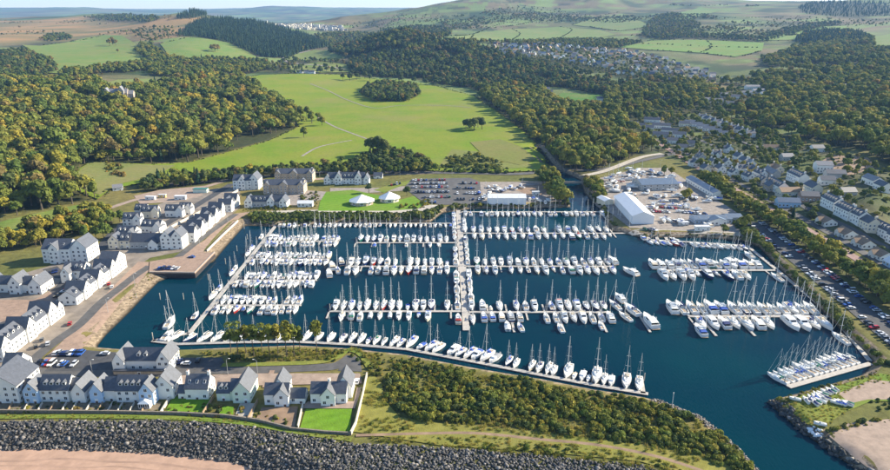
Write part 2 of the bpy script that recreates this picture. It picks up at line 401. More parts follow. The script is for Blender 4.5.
def make_ground():
    gx = [0.0]; st = 2.5
    while gx[-1] < 10000:
        gx.append(gx[-1] + st)
        if gx[-1] > 255: st *= 1.05
    gx = np.array([-g for g in gx[:0:-1]] + gx)
    gy = [90.0]; st = 2.5
    while gy[-1] < 16000:
        gy.append(gy[-1] + st)
        if gy[-1] > 560: st *= 1.02
    gy = np.array(gy)
    X, Y = np.meshgrid(gx, gy)
    Z = land(X, Y)
    x, y, z = X.ravel(), Y.ravel(), Z.ravel()
    # colour of the ground cover, by what grows or lies there
    n1 = fbm(x, y, 60.0) + .5; n2 = fbm(x + 999, y, 300.0) + .5
    def mix(a, b, t): return np.asarray(a)[None] * (1 - t[:, None]) + np.asarray(b)[None] * t[:, None]
    C = mix((.105, .115, .03), (.185, .15, .05), np.clip(n1 * 2 - .5, 0, 1))
    far = np.clip((y - 900) / 500, 0, 1)
    n3 = fbm(x - 333, y + 77, 140.0, 5)
    hill = mix((.095, .135, .045), (.150, .120, .062), np.clip(n2 * 3.2 - 1.1, 0, 1)) * (.55 + .9 * n1)[:, None]
    hill = np.where((n3 > .07)[:, None], hill * .5 * np.array([.8, 1.0, .95]), hill)
    hill = np.where((n3 < -.13)[:, None], np.array([.15, .20, .06]) * (.8 + .4 * n1)[:, None], hill)
    C = C * (1 - far[:, None]) + hill * far[:, None]
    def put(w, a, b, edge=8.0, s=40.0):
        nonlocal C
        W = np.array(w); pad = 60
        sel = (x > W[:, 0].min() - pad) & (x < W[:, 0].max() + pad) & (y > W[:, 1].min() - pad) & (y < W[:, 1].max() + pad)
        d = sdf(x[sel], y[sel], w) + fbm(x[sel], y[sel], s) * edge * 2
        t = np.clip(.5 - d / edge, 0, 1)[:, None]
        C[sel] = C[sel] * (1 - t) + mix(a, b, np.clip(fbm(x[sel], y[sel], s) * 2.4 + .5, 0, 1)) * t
    put(MOORW, (.33, .20, .085), (.13, .125, .05), 30, 110)
    put(TOWNW, (.06, .085, .028), (.10, .095, .05), 12, 18)
    put(VILLW, (.08, .10, .04), (.13, .12, .08), 20, 30)
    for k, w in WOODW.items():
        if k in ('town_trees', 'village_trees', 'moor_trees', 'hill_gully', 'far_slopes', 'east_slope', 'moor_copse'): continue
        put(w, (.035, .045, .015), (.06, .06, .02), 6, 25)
    clr = (fbm(x, y, 75.0) < -.14) & (y > 600) & (y < 2600) & (x > 60)
    C[clr] = np.array([.10, .125, .035]) * (.7 + .6 * n1[clr])[:, None]
    nx, ny = len(gx), len(gy)
    i = np.arange(nx * ny).reshape(ny, nx)
    F = np.stack([i[:-1, :-1], i[:-1, 1:], i[1:, 1:], i[1:, :-1]], -1).reshape(-1, 4)
    me = bpy.data.meshes.new('ground')
    me.vertices.add(nx * ny); me.vertices.foreach_set('co', np.stack([x, y, z], 1).ravel())
    me.loops.add(F.size); me.loops.foreach_set('vertex_index', F.ravel())
    me.polygons.add(len(F)); me.polygons.foreach_set('loop_start', np.arange(len(F)) * 4); me.polygons.foreach_set('loop_total', np.full(len(F), 4))
    me.polygons.foreach_set('use_smooth', np.ones(len(F), bool))
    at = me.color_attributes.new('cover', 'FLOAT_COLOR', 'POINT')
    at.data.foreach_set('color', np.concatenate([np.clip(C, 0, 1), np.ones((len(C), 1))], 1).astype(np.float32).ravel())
    me.update(); me.validate()
    m = bpy.data.materials.new('ground'); m.use_nodes = True
    N = m.node_tree.nodes; L = m.node_tree.links; p = N['Principled BSDF']
    p.inputs['Roughness'].default_value = .95; p.inputs['Specular IOR Level'].default_value = .15
    a = N.new('ShaderNodeVertexColor'); a.layer_name = 'cover'
    g = N.new('ShaderNodeNewGeometry')
    nz = N.new('ShaderNodeTexNoise'); nz.inputs['Scale'].default_value = .22; nz.inputs['Detail'].default_value = 7; nz.inputs['Roughness'].default_value = .7
    L.new(g.outputs['Position'], nz.inputs['Vector'])
    mr = N.new('ShaderNodeMapRange'); mr.inputs['From Min'].default_value = .28; mr.inputs['From Max'].default_value = .72
    mr.inputs['To Min'].default_value = .6; mr.inputs['To Max'].default_value = 1.4
    L.new(nz.outputs[0], mr.inputs['Value'])
    sc = N.new('ShaderNodeVectorMath'); sc.operation = 'SCALE'; L.new(a.outputs[0], sc.inputs[0]); L.new(mr.outputs[0], sc.inputs['Scale'])
    # stone-pitched banks below the level ground, weed-dark at the tide line
    sep = N.new('ShaderNodeSeparateXYZ'); L.new(g.outputs['Position'], sep.inputs[0])
    vo = N.new('ShaderNodeTexVoronoi'); vo.inputs['Scale'].default_value = .9; L.new(g.outputs['Position'], vo.inputs['Vector'])
    st = N.new('ShaderNodeValToRGB'); st.color_ramp.elements[0].color = (.10, .075, .05, 1); st.color_ramp.elements[1].color = (.36, .28, .19, 1)
    L.new(vo.outputs['Color'], st.inputs[0])
    zr = N.new('ShaderNodeMapRange'); zr.inputs['From Min'].default_value = .1; zr.inputs['From Max'].default_value = .9
    L.new(sep.outputs['Z'], zr.inputs['Value'])
    wd = N.new('ShaderNodeMix'); wd.data_type = 'RGBA'; wd.inputs['A'].default_value = (.02, .018, .012, 1)
    L.new(zr.outputs[0], wd.inputs['Factor']); L.new(st.outputs[0], wd.inputs['B'])
    tr = N.new('ShaderNodeMapRange'); tr.inputs['From Min'].default_value = 2.75; tr.inputs['From Max'].default_value = 2.98
    L.new(sep.outputs['Z'], tr.inputs['Value'])
    fm = N.new('ShaderNodeMix'); fm.data_type = 'RGBA'
    L.new(tr.outputs[0], fm.inputs['Factor']); L.new(wd.outputs['Result'], fm.inputs['A']); L.new(sc.outputs[0], fm.inputs['B'])
    L.new(fm.outputs['Result'], p.inputs['Base Color'])
    bp = N.new('ShaderNodeBump'); bp.inputs['Strength'].default_value = .6; bp.inputs['Distance'].default_value = .6
    L.new(nz.outputs[0], bp.inputs['Height']); L.new(bp.outputs[0], p.inputs['Normal'])
    me.materials.append(m)
    return tag(obj('ground', me), kind='structure')
make_ground()

LAYER = [0]
def sheet(name, poly, material, px=True, off=None, step=None, kind='structure', z=None):
    """a thin surface laid on the ground; poly in photo pixels (or world if px=False)"""
    W = PW(poly) if px else [tuple(p) for p in poly]
    A = np.array(W); ym = A[:, 1].mean()
    LAYER[0] += 1
    if off is None: off = (.03 + .004 * LAYER[0]) if ym < 700 else .5 + ym * .0004
    if step is None: step = max(4.0, ym * .012)
    # outline refined, then filled
    out = []
    for (ax, ay), (bx, by) in zip(W, W[1:] + W[:1]):
        n = max(1, int(math.hypot(bx - ax, by - ay) / step))
        out += [(ax + (bx - ax) * k / n, ay + (by - ay) * k / n) for k in range(n)]
    P = [Vector(p) for p in out]; E = [(i, (i + 1) % len(P)) for i in range(len(P))]
    gx, gy = np.meshgrid(np.arange(A[:, 0].min(), A[:, 0].max(), step), np.arange(A[:, 1].min(), A[:, 1].max(), step))
    gx, gy = gx.ravel() , gy.ravel()
    k = sdf(gx, gy, W) < -step * .4
    P += [Vector(p) for p in zip(gx[k], gy[k])]
    vs, es, fs, *_ = delaunay_2d_cdt(P, E, [list(range(len(out)))], 1, 1e-4)
    v = np.array([(p.x, p.y) for p in vs])
    zz = land(v[:, 0], v[:, 1]) + off if z is None else np.full(len(v), z + off)
    me = bpy.data.meshes.new(name); me.from_pydata([(a, b, c) for (a, b), c in zip(v, zz)], [], [tuple(f) for f in fs])
    me.materials.append(material)
    for p in me.polygons:
        if p.normal.z < 0: p.flip()
    me.polygons.foreach_set('use_smooth', [True] * len(me.polygons)); me.update()
    return tag(obj(name, me), kind=kind)
def smooth_line(pts, sub=6):
    out = []
    n = len(pts)
    for i in range(n - 1):
        p0, p1, p2, p3 = pts[max(i - 1, 0)], pts[i], pts[i + 1], pts[min(i + 2, n - 1)]
        for k in range(sub):
            t = k / sub
            out.append(tuple(.5 * (2 * b + (c - a) * t + (2 * a - 5 * b + 4 * c - d) * t * t + (-a + 3 * b - 3 * c + d) * t ** 3) for a, b, c, d in zip(p0, p1, p2, p3)))
    out.append(tuple(pts[-1])); return out
def ribbon(name, px, width, material, world=False, off=None, z=None, kind='structure', sub=6):
    W = smooth_line([tuple(p) for p in px] if world else PW(px), sub)
    LAYER[0] += 1
    if off is None: off = .03 + .004 * LAYER[0] if np.mean([p[1] for p in W]) < 700 else .5 + np.mean([p[1] for p in W]) * .0006
    L, R = [], []
    for i, p in enumerate(W):
        a, b = W[max(i - 1, 0)], W[min(i + 1, len(W) - 1)]
        d = Vector((b[0] - a[0], b[1] - a[1])).normalized(); n = Vector((-d.y, d.x)) * width / 2
        L.append((p[0] + n.x, p[1] + n.y)); R.append((p[0] - n.x, p[1] - n.y))
    A = np.array(L + R); zz = (land(A[:, 0], A[:, 1]) if z is None else np.full(len(A), z)) + off
    n = len(W); v = [(a, b, c) for (a, b), c in zip(A, zz)]
    f = [(i, i + 1, n + i + 1, n + i) for i in range(n - 1)]
    me = bpy.data.meshes.new(name); me.from_pydata(v, [], [q[::-1] for q in f]); me.materials.append(material); me.update()
    return tag(obj(name, me), kind=kind)

def grass(name, c1, c2):
    m = mat('grass ' + name, c1, .95, col2=c2, scale=.018, spec=.1, bump=(1.5, .4, .3))
    N = m.node_tree.nodes; L = m.node_tree.links; p = N['Principled BSDF']
    g = N.new('ShaderNodeNewGeometry'); nz = N.new('ShaderNodeTexNoise'); nz.inputs['Scale'].default_value = .35; nz.inputs['Detail'].default_value = 6
    nz.inputs['Roughness'].default_value = .75
    L.new(g.outputs['Position'], nz.inputs['Vector'])
    mr = N.new('ShaderNodeMapRange'); mr.inputs['From Min'].default_value = .3; mr.inputs['From Max'].default_value = .7; mr.inputs['To Min'].default_value = .8; mr.inputs['To Max'].default_value = 1.2
    L.new(nz.outputs[0], mr.inputs['Value'])
    s = N.new('ShaderNodeVectorMath'); s.operation = 'SCALE'
    src = p.inputs['Base Color'].links[0].from_socket
    L.new(src, s.inputs[0]); L.new(mr.outputs[0], s.inputs['Scale'])
    # worn, drier patches and the drift of old mowing lines
    n2 = N.new('ShaderNodeTexNoise'); n2.inputs['Scale'].default_value = .007; n2.inputs['Detail'].default_value = 9; n2.inputs['Roughness'].default_value = .68
    L.new(g.outputs['Position'], n2.inputs['Vector'])
    r2 = N.new('ShaderNodeMapRange'); r2.inputs['From Min'].default_value = .50; r2.inputs['From Max'].default_value = .68; r2.inputs['To Max'].default_value = .62
    L.new(n2.outputs[0], r2.inputs['Value'])
    wv_ = N.new('ShaderNodeTexWave'); wv_.inputs['Scale'].default_value = .055; wv_.inputs['Distortion'].default_value = 1.2; wv_.inputs['Detail'].default_value = 2
    mp_ = N.new('ShaderNodeMapping'); mp_.inputs['Rotation'].default_value = (0, 0, 1.1); L.new(g.outputs['Position'], mp_.inputs[0]); L.new(mp_.outputs[0], wv_.inputs['Vector'])
    wr = N.new('ShaderNodeMapRange'); wr.inputs['To Min'].default_value = .93; wr.inputs['To Max'].default_value = 1.06; L.new(wv_.outputs['Fac'], wr.inputs['Value'])
    s2 = N.new('ShaderNodeVectorMath'); s2.operation = 'SCALE'; L.new(s.outputs[0], s2.inputs[0]); L.new(wr.outputs[0], s2.inputs['Scale'])
    dm = N.new('ShaderNodeMix'); dm.data_type = 'RGBA'; dm.inputs['B'].default_value = (.21, .19, .065, 1)
    L.new(r2.outputs[0], dm.inputs['Factor']); L.new(s2.outputs[0], dm.inputs['A']); L.new(dm.outputs['Result'], p.inputs['Base Color'])
    return m
for name, px, c1, c2 in FIELDS: sheet(name, px, grass(name, c1, c2))
ROUGH = grass('rough pasture', (.20, .185, .07), (.15, .18, .05))
sheet('rough_pasture', [(90,162),(150,166),(176,166),(158,176),(120,185),(100,196),(80,188),(78,173)], ROUGH, off=1.1)
sheet('rough_pasture', [(470,143),(500,140),(522,148),(536,160),(520,166),(485,158)], grass('rushes', (.185, .17, .055), (.15, .175, .04)), off=1.2)
sheet('pale_plot', [(438,168),(452,150),(520,156),(534,168),(500,170)], grass('pale plot', (.15, .18, .045), (.20, .19, .06)), off=1.0)

# ------------------------------------------------------------------ water
wm = bpy.data.materials.new('harbour water'); wm.use_nodes = True
N = wm.node_tree.nodes; L = wm.node_tree.links; p = N['Principled BSDF']
p.inputs['Roughness'].default_value = .06; p.inputs['IOR'].default_value = 1.33
g = N.new('ShaderNodeNewGeometry')
nz = N.new('ShaderNodeTexNoise'); nz.inputs['Scale'].default_value = .012; nz.inputs['Detail'].default_value = 3
L.new(g.outputs['Position'], nz.inputs['Vector'])
cr = N.new('ShaderNodeValToRGB'); cr.color_ramp.elements[0].position = .35; cr.color_ramp.elements[1].position = .7
cr.color_ramp.elements[0].color = (.0002, .0175, .036, 1); cr.color_ramp.elements[1].color = (.0003, .031, .044, 1); p.inputs['IOR'].default_value = 1.10
L.new(nz.outputs[0], cr.inputs[0]); L.new(cr.outputs[0], p.inputs['Base Color'])
wv = N.new('ShaderNodeTexNoise'); wv.inputs['Scale'].default_value = .9; wv.inputs['Detail'].default_value = 3
mp = N.new('ShaderNodeMapping'); mp.inputs['Scale'].default_value = (1, .5, 1)
L.new(g.outputs['Position'], mp.inputs[0]); L.new(mp.outputs[0], wv.inputs['Vector'])
b = N.new('ShaderNodeBump'); b.inputs['Strength'].default_value = .25; b.inputs['Distance'].default_value = .3
L.new(wv.outputs[0], b.inputs['Height']); L.new(b.outputs[0], p.inputs['Normal'])
me = bpy.data.meshes.new('water'); me.from_pydata([(-300, 60, 0), (420, 60, 0), (420, 660, 0), (-300, 660, 0)], [], [(0, 1, 2, 3)]); me.materials.append(wm)
tag(obj('water', me), kind='structure')

# ------------------------------------------------------------------ roads, yards, beach
ASPH = mat('asphalt', (.085, .082, .08), .9, vary=.25, scale=.25, bump=(8, .2, .02))
ASPHD = mat('dark asphalt', (.055, .056, .06), .9, vary=.3, scale=.3)
PAVE = mat('brown block paving', (.29, .20, .145), .9, vary=.2, scale=.5)
PALE = mat('pale concrete', (.40, .36, .30), .85, vary=.2, scale=.4)
GRAV = mat('gravel yard', (.25, .215, .185), .95, vary=.3, scale=.35, bump=(6, .3, .05))
GRAVP = mat('pinkish gravel', (.30, .225, .175), .95, vary=.22, scale=.3, bump=(6, .3, .05))
SAND = mat('beach sand', (.39, .25, .175), .95, vary=.16, scale=.22, bump=(3, .3, .05))
SAND2 = mat('wet sand', (.335, .215, .15), .7, vary=.18, scale=.15)
LAWN = grass('lawn', (.105, .225, .016), (.15, .25, .025))
LAWNB = grass('verge', (.11, .19, .025), (.20, .20, .045))
EARTH = mat('bare earth', (.23, .155, .10), .95, vary=.3, scale=.2)
RAIL = mat('railway ballast', (.27, .175, .15), .95, vary=.25, scale=.5)

sheet('beach', [(-60,452),(0,450),(60,449),(150,453),(228,461),(256,470),(300,487),(300,560),(-60,560)], SAND, step=3)
ribbon('tide_line', [(-60,461),(20,461.5),(60,459),(110,462),(150,463),(190,468),(224,471)], 1.1, SAND2)
ribbon('tide_line', [(-60,467),(30,466),(80,468),(120,467),(170,473)], .7, SAND2)
# quayside promenade and the streets of the marina village
sheet('village_pavement', [(-30,420),(-30,392),(20,376),(60,340),(130,272),(150,258),(180,252),(240,208),(240,186),(205,190),(150,207),(118,224),(104,246),(50,266),(0,280),(-60,300)], mat('village paving', (.21, .175, .14), .9, vary=.35, scale=.12), step=6)
sheet('promenade', [(60,368),(80,352),(92,336),(118,306),(144,277),(149,271),(149,262),(196,262),(206,251),(236,221),(250,212),(232,214),(205,240),(170,262),(138,262),(110,290),(84,318),(62,342),(30,372)], PAVE, step=5)
ribbon('street', [(20,376),(38,356),(58,340),(79,325),(102,302),(120,288),(135,276),(150,266)], 5.5, ASPH)
ribbon('street', [(172,262),(205,236),(236,214)], 5.0, ASPH)
ribbon('street', [(30,372),(80,373),(140,374),(200,371),(262,370),(310,368),(336,366),(352,357)], 6.0, ASPH)
sheet('turning_circle', [(338,371),(346,358),(352,354),(360,360),(362,372)], ASPH, step=3)
sheet('car_park', [(44,372),(62,352),(80,350),(136,354),(138,366),(116,370)], ASPHD, step=4)
sheet('car_park', [(166,368),(178,358),(222,358),(226,366),(200,369)], ASPHD, step=4)
ribbon('street', [(-10,330),(20,318),(60,290),(72,276)], 9, ASPHD)
sheet('courtyard', [(0,322),(-20,310),(0,300),(34,300),(50,292),(62,300),(56,312),(30,322)], PAVE, step=4)
ribbon('street', [(50,268),(62,276),(82,266),(100,250),(118,228)], 8, ASPHD)
ribbon('street', [(120,250),(150,234),(176,218),(212,196),(232,184)], 7, ASPHD)
ribbon('lane', [(110,208),(150,196),(200,188),(235,180),(300,180),(380,175),(440,173)], 6, GRAVP)
sheet('works_yard', [(134,196),(160,190),(204,186),(202,196),(176,202),(140,204)], GRAVP, step=5)
sheet('forecourt', [(262,196),(300,190),(330,192),(330,188),(376,188),(410,186),(414,190),(370,193),(320,200),(300,206),(288,205)], GRAV, step=5)
ribbon('farm_track', [(318,118),(334,127),(352,134),(368,140)], 3.0, GRAV)
ribbon('farm_track', [(302,157),(318,148),(340,143),(352,141)], 3.0, GRAV)
sheet('waterside_path', [(248,212),(300,210),(400,210),(430,205),(438,205),(432,210),(402,213),(300,213),(250,215)], PALE, step=5)
sheet('club_lawn', [(318,211),(320,202),(326,192),(352,190),(372,194),(400,200),(414,196),(424,204),(418,209),(390,211)], LAWN, step=5)
sheet('verge', [(374,190),(392,184),(412,180),(412,183),(396,188),(384,193)], LAWNB, step=5)
sheet('car_park', [(404,188),(412,179),(470,178),(480,182),(482,204),(440,205),(420,200)], ASPH, step=6)
sheet('boat_yard', [(480,182),(520,182),(545,184),(556,192),(566,204),(545,206),(482,204)], GRAV, step=6)
sheet('bare_plot', [(508,187),(548,184),(556,194),(530,196)], EARTH, step=5)
ribbon('main_road', [(150,186),(220,181),(330,172),(450,173),(520,174),(560,173.5),(600,170),(640,161),(680,153),(720,150)], 8.5, ASPH, off=.35)
ribbon('slip_road', [(584,176),(606,171),(640,158),(662,154)], 7, PALE, off=.6)
sheet('boat_yard', [(596,206),(588,190),(600,178),(640,168),(668,168),(700,190),(730,208),(752,224),(742,233),(700,231),(648,229),(630,228)], GRAV, step=6)
sheet('quay_apron', [(628,233),(648,229),(700,231),(742,233),(756,240),(742,236),(700,234),(650,236),(632,236)], PALE, step=5)
ribbon('east_drive', [(229,462),(225,380),(220,313),(214,250),(208,190)], 17.0, ASPHD, world=True)
ribbon('railway', [(258,160),(260,300),(261,420),(258,520),(255,640),(258,800)], 7.0, RAIL, world=True)
ribbon('verge', [(245,200),(247,330),(248,450),(246,540),(246,610)], 9.0, LAWNB, world=True)
ribbon('coast_road', [(270,160),(271,300),(272,420),(270,520),(268,660),(272,760)], 6.5, ASPH, world=True)
ribbon('street', [(700,140),(740,158),(770,184),(800,204),(840,224),(900,252)], 5.5, ASPH)
ribbon('street', [(690,120),(730,138),(765,150)], 5.0, ASPH)
ribbon('street', [(650,110),(664,124),(690,140)], 5.5, ASPH)
ribbon('street', [(640,112),(672,102),(690,92)], 5.5, ASPH)
sheet('quarry_floor', [(818,164),(832,154),(868,158),(876,168),(850,176),(830,176)], EARTH, step=10)
ribbon('valley_road', [(345,70),(320,66),(296,64),(284,60),(290,55),(310,51)], 9, GRAV)
ribbon('farm_lane', [(470,108),(440,106),(400,106),(370,108),(330,92),(310,84)], 2.5, GRAV)
# headland by the channel mouth
sheet('headland_grass', [(780,404),(800,396),(860,380),(880,374),(905,378),(905,402),(870,402),(842,414),(822,430),(806,424)], LAWNB, step=4)
sheet('gravel_plot', [(838,394),(872,380),(905,384),(905,400),(868,400),(850,404)], GRAVP, step=4)
sheet('gravel_plot', [(828,436),(846,424),(905,418),(905,500),(900,492)], GRAVP, step=4)
# spit: rough grass, a trodden path and the verge above the rock armour
sheet('spit_grass', [(360,388),(352,432),(440,446),(540,452),(640,462),(720,485),(748,470),(690,452),(600,440),(520,430),(440,424),(400,418),(384,400),(382,384),(372,374)], grass('spit grass', (.25, .22, .055), (.15, .17, .035)), step=4)
ribbon('footpath', [(356,436),(430,434),(478,434),(540,440),(600,446),(660,458),(720,478)], 1.6, EARTH)
ribbon('armour_verge', [(-40,418),(60,417),(160,418),(240,423),(300,433),(352,440)], 2.6, LAWNB)
ribbon('verge', [(222,365.5),(270,364.5),(318,362.5),(336,358),(349,350.5),(361,355),(370,368)], 3.2, LAWNB)
# ------------------------------------------------------------------ trees and shrubs
BARK = mat('bark', (.10, .08, .055), .95, vary=.3, scale=2)
LEAF = {
 'green': ramp_mat('green leaves', [(0, (.085, .130, .026)), (.4, (.125, .168, .030)), (.75, (.170, .195, .034)), (1, (.22, .22, .040))]),
 'dark': ramp_mat('dark leaves', [(0, (.055, .088, .030)), (.5, (.080, .112, .034)), (1, (.125, .145, .038))]),
 'olive': ramp_mat('olive leaves', [(0, (.125, .155, .028)), (.45, (.180, .195, .032)), (.8, (.235, .225, .036)), (1, (.29, .255, .042))]),
 'autumn': ramp_mat('autumn leaves', [(0, (.24, .225, .032)), (.45, (.31, .27, .036)), (.8, (.36, .29, .038)), (1, (.35, .21, .038))]),
 'rust': ramp_mat('rusty leaves', [(0, (.17, .135, .045)), (.5, (.22, .165, .050)), (1, (.26, .20, .052))]),
 'conifer': ramp_mat('conifer needles', [(0, (.032, .075, .040)), (.6, (.050, .100, .046)), (1, (.082, .122, .044))]),
 'gorse': ramp_mat('gorse', [(0, (.075, .100, .022)), (.35, (.120, .145, .028)), (.65, (.175, .185, .034)), (.88, (.25, .23, .04)), (1, (.34, .28, .045))]),
}
RECIPE = {'mixed': [('green', .30), ('olive', .40), ('autumn', .11), ('rust', .09), ('dark', .10)], 'green': [('green', .42), ('olive', .30), ('dark', .18), ('rust', .06), ('autumn', .04)],
          'dark': [('dark', .6), ('green', .3), ('rust', .1)], 'olive': [('olive', .5), ('green', .42), ('autumn', .04), ('rust', .04)],
          'darkolive': [('dark', .5), ('green', .3), ('olive', .15), ('rust', .05)], 'autumn': [('autumn', .3), ('olive', .4), ('rust', .2), ('green', .1)], 'conifer': [('conifer', 1.0)], 'light': [('olive', .52), ('green', .30), ('autumn', .09), ('rust', .05), ('dark', .04)], 'cliff': [('dark', .45), ('conifer', .18), ('green', .22), ('rust', .15)]}  # cliff: extra dark leaves and conifers put the slope's shade into the colour

def quads(P, Nrm, size, r):
    """leaf sprays: one small face at each point, tilted about the outward direction"""
    n = len(P)
    d = Nrm + r.normal(0, .36, (n, 3)); d /= np.linalg.norm(d, axis=1)[:, None]
    a = np.cross(d, r.normal(0, 1, (n, 3))); a /= np.linalg.norm(a, axis=1)[:, None]
    b = np.cross(d, a); s = (size * r.uniform(.6, 1.35, n))[:, None]
    e = r.uniform(.55, 1.0, (n, 1))
    V = np.stack([P - a * s - b * s * e, P + a * s - b * s * e * .6, P + a * s * .8 + b * s * e, P - a * s * .7 + b * s * e * .8], 1)
    return V.reshape(-1, 3), np.arange(4 * n).reshape(-1, 4)
def crown_broad(r, h=1.0, n=560, lobes=8, squat=1.0, base=.24, size=.062):
    """a lobed, uneven crown in a tree of unit height"""
    Ps, Ns = [], []
    cs = []
    for k in range(lobes):
        t = r.uniform(0, 1); ang = r.uniform(0, 2 * math.pi); rad = r.uniform(.05, .27) * squat * (1 - .55 * t)
        cs.append((np.array([math.cos(ang) * rad, math.sin(ang) * rad, base + .16 + t * (.84 - base - .16) * .92]), r.uniform(.16, .25) * (1 - .25 * t) * squat))
    w = np.array([c[1] ** 2 for c in cs]); w /= w.sum()
    for (c, rr), q in zip(cs, w):
        m = max(8, int(n * q))
        d = r.normal(0, 1, (m, 3)); d[:, 2] = np.abs(d[:, 2]) * .9 - .25 * (r.random(m) < .45); d /= np.linalg.norm(d, axis=1)[:, None]
        Ps.append(c + d * rr * np.array([1, 1, .85]) * r.uniform(.72, 1.08, (m, 1))); Ns.append(d)
    return quads(np.concatenate(Ps), np.concatenate(Ns), size, r)
def crown_conifer(r, n=420, wide=.17, size=.045):
    t = r.random(n) ** .75; ang = r.uniform(0, 2 * math.pi, n)
    tier = .78 + .22 * np.cos(t * 38 + r.uniform(0, 1, n)); rad = wide * (1 - t) ** .85 * tier * r.uniform(.65, 1.1, n) + .008
    P = np.stack([np.cos(ang) * rad, np.sin(ang) * rad, .1 + t * .9], 1)
    Nn = np.stack([np.cos(ang), np.sin(ang), np.full(n, .55)], 1)
    return quads(P, Nn, size * (1.25 - .8 * t), r)
def crown_pine(r, n=360):
    Ps, Ns = [], []
    for k in range(9):
        ang = r.uniform(0, 6.28); rad = r.uniform(.02, .15); tz = r.uniform(0, 1); rad *= 1.15 - .9 * tz; c = np.array([math.cos(ang) * rad, math.sin(ang) * rad, .46 + tz * .48]); rr = r.uniform(.065, .11)
        d = r.normal(0, 1, (n // 9, 3)); d /= np.linalg.norm(d, axis=1)[:, None]
        Ps.append(c + d * rr * np.array([1.1, 1.1, .75])); Ns.append(d)
    return quads(np.concatenate(Ps), np.concatenate(Ns), .034, r)
def crown_bush(r, n=300, size=.12):
    Ps, Ns = [], []
    for k in range(6):
        ang = r.uniform(0, 6.28); rad = r.uniform(0, .34); rr = r.uniform(.22, .36); c = np.array([math.cos(ang) * rad, math.sin(ang) * rad, r.uniform(.16, .5)])
        d = r.normal(0, 1, (n // 6, 3)); d[:, 2] = np.abs(d[:, 2]); d /= np.linalg.norm(d, axis=1)[:, None]
        Ps.append(c + d * rr * r.uniform(.8, 1.08, (n // 6, 1))); Ns.append(d)
    return quads(np.concatenate(Ps), np.concatenate(Ns), size, r)
def np_mesh(name, V, F, m):
    me = bpy.data.meshes.new(name); me.from_pydata([tuple(v) for v in V], [], [tuple(f) for f in F]); me.materials.append(m); me.update(); return me
def trunk_mesh(r, h_to, rad, limbs=4, name='trunk', reach=.22):
    b = MB(); lean = (r.uniform(-.02, .02), r.uniform(-.02, .02))
    b.tube([(0, 0, -.03), (0, 0, .04), (lean[0], lean[1], h_to * .55), (lean[0] * 2, lean[1] * 2, h_to)], [rad * 1.5, rad, rad * .75, rad * .3], 6)
    for k in range(limbs):
        a = k * 2.4 + r.uniform(0, 1); z = h_to * r.uniform(.45, .8); q = reach * r.uniform(.6, 1)
        b.tube([(lean[0], lean[1], z), (math.cos(a) * q * .5, math.sin(a) * q * .5, z + .08), (math.cos(a) * q, math.sin(a) * q, z + .17)], [rad * .5, rad * .35, rad * .12], 5)
    return b.mesh(name, BARK)
PROTO = {}      # form -> list of (crown V,F ; trunk mesh)
r_ = np.random.default_rng(3)
for form, fn, cnt, tr in [('broad', lambda: crown_broad(r_, squat=r_.uniform(.95, 1.25)), 5, (.62, .028, 4, .2)), ('conifer', lambda: crown_conifer(r_), 2, (.95, .018, 0, .1)),
                          ('pine', lambda: crown_pine(r_), 3, (.86, .013, 6, .13)), ('bush', lambda: crown_bush(r_), 4, (.4, .05, 3, .22))]:
    PROTO[form] = [(fn(), trunk_mesh(r_, tr[0], tr[1], tr[2], 'trunk', tr[3])) for _ in range(cnt)]
CROWN = {}
def crown_me(form, k, leaf):
    if (form, k, leaf) not in CROWN:
        V, F = PROTO[form][k][0]; CROWN[(form, k, leaf)] = np_mesh('crown', V, F, LEAF[leaf])
    return CROWN[(form, k, leaf)]
JOIN = {}
def whole_me(form, k, leaf):
    """crown and trunk joined: used only where a wood reads as one mass"""
    if (form, k, leaf) not in JOIN:
        V, F = PROTO[form][k][0]; t = PROTO[form][k][1]
        me = bpy.data.meshes.new('tree'); n = len(V)
        tv = [tuple(v.co) for v in t.vertices]; tf = [tuple(i + n for i in p.vertices) for p in t.polygons]
        me.from_pydata([tuple(v) for v in V] + tv, [], [tuple(f) for f in F] + tf)
        me.materials.append(LEAF[leaf]); me.materials.append(BARK)
        me.polygons.foreach_set('material_index', [0] * len(F) + [1] * len(tf)); me.update(); JOIN[(form, k, leaf)] = me
    return JOIN[(form, k, leaf)]

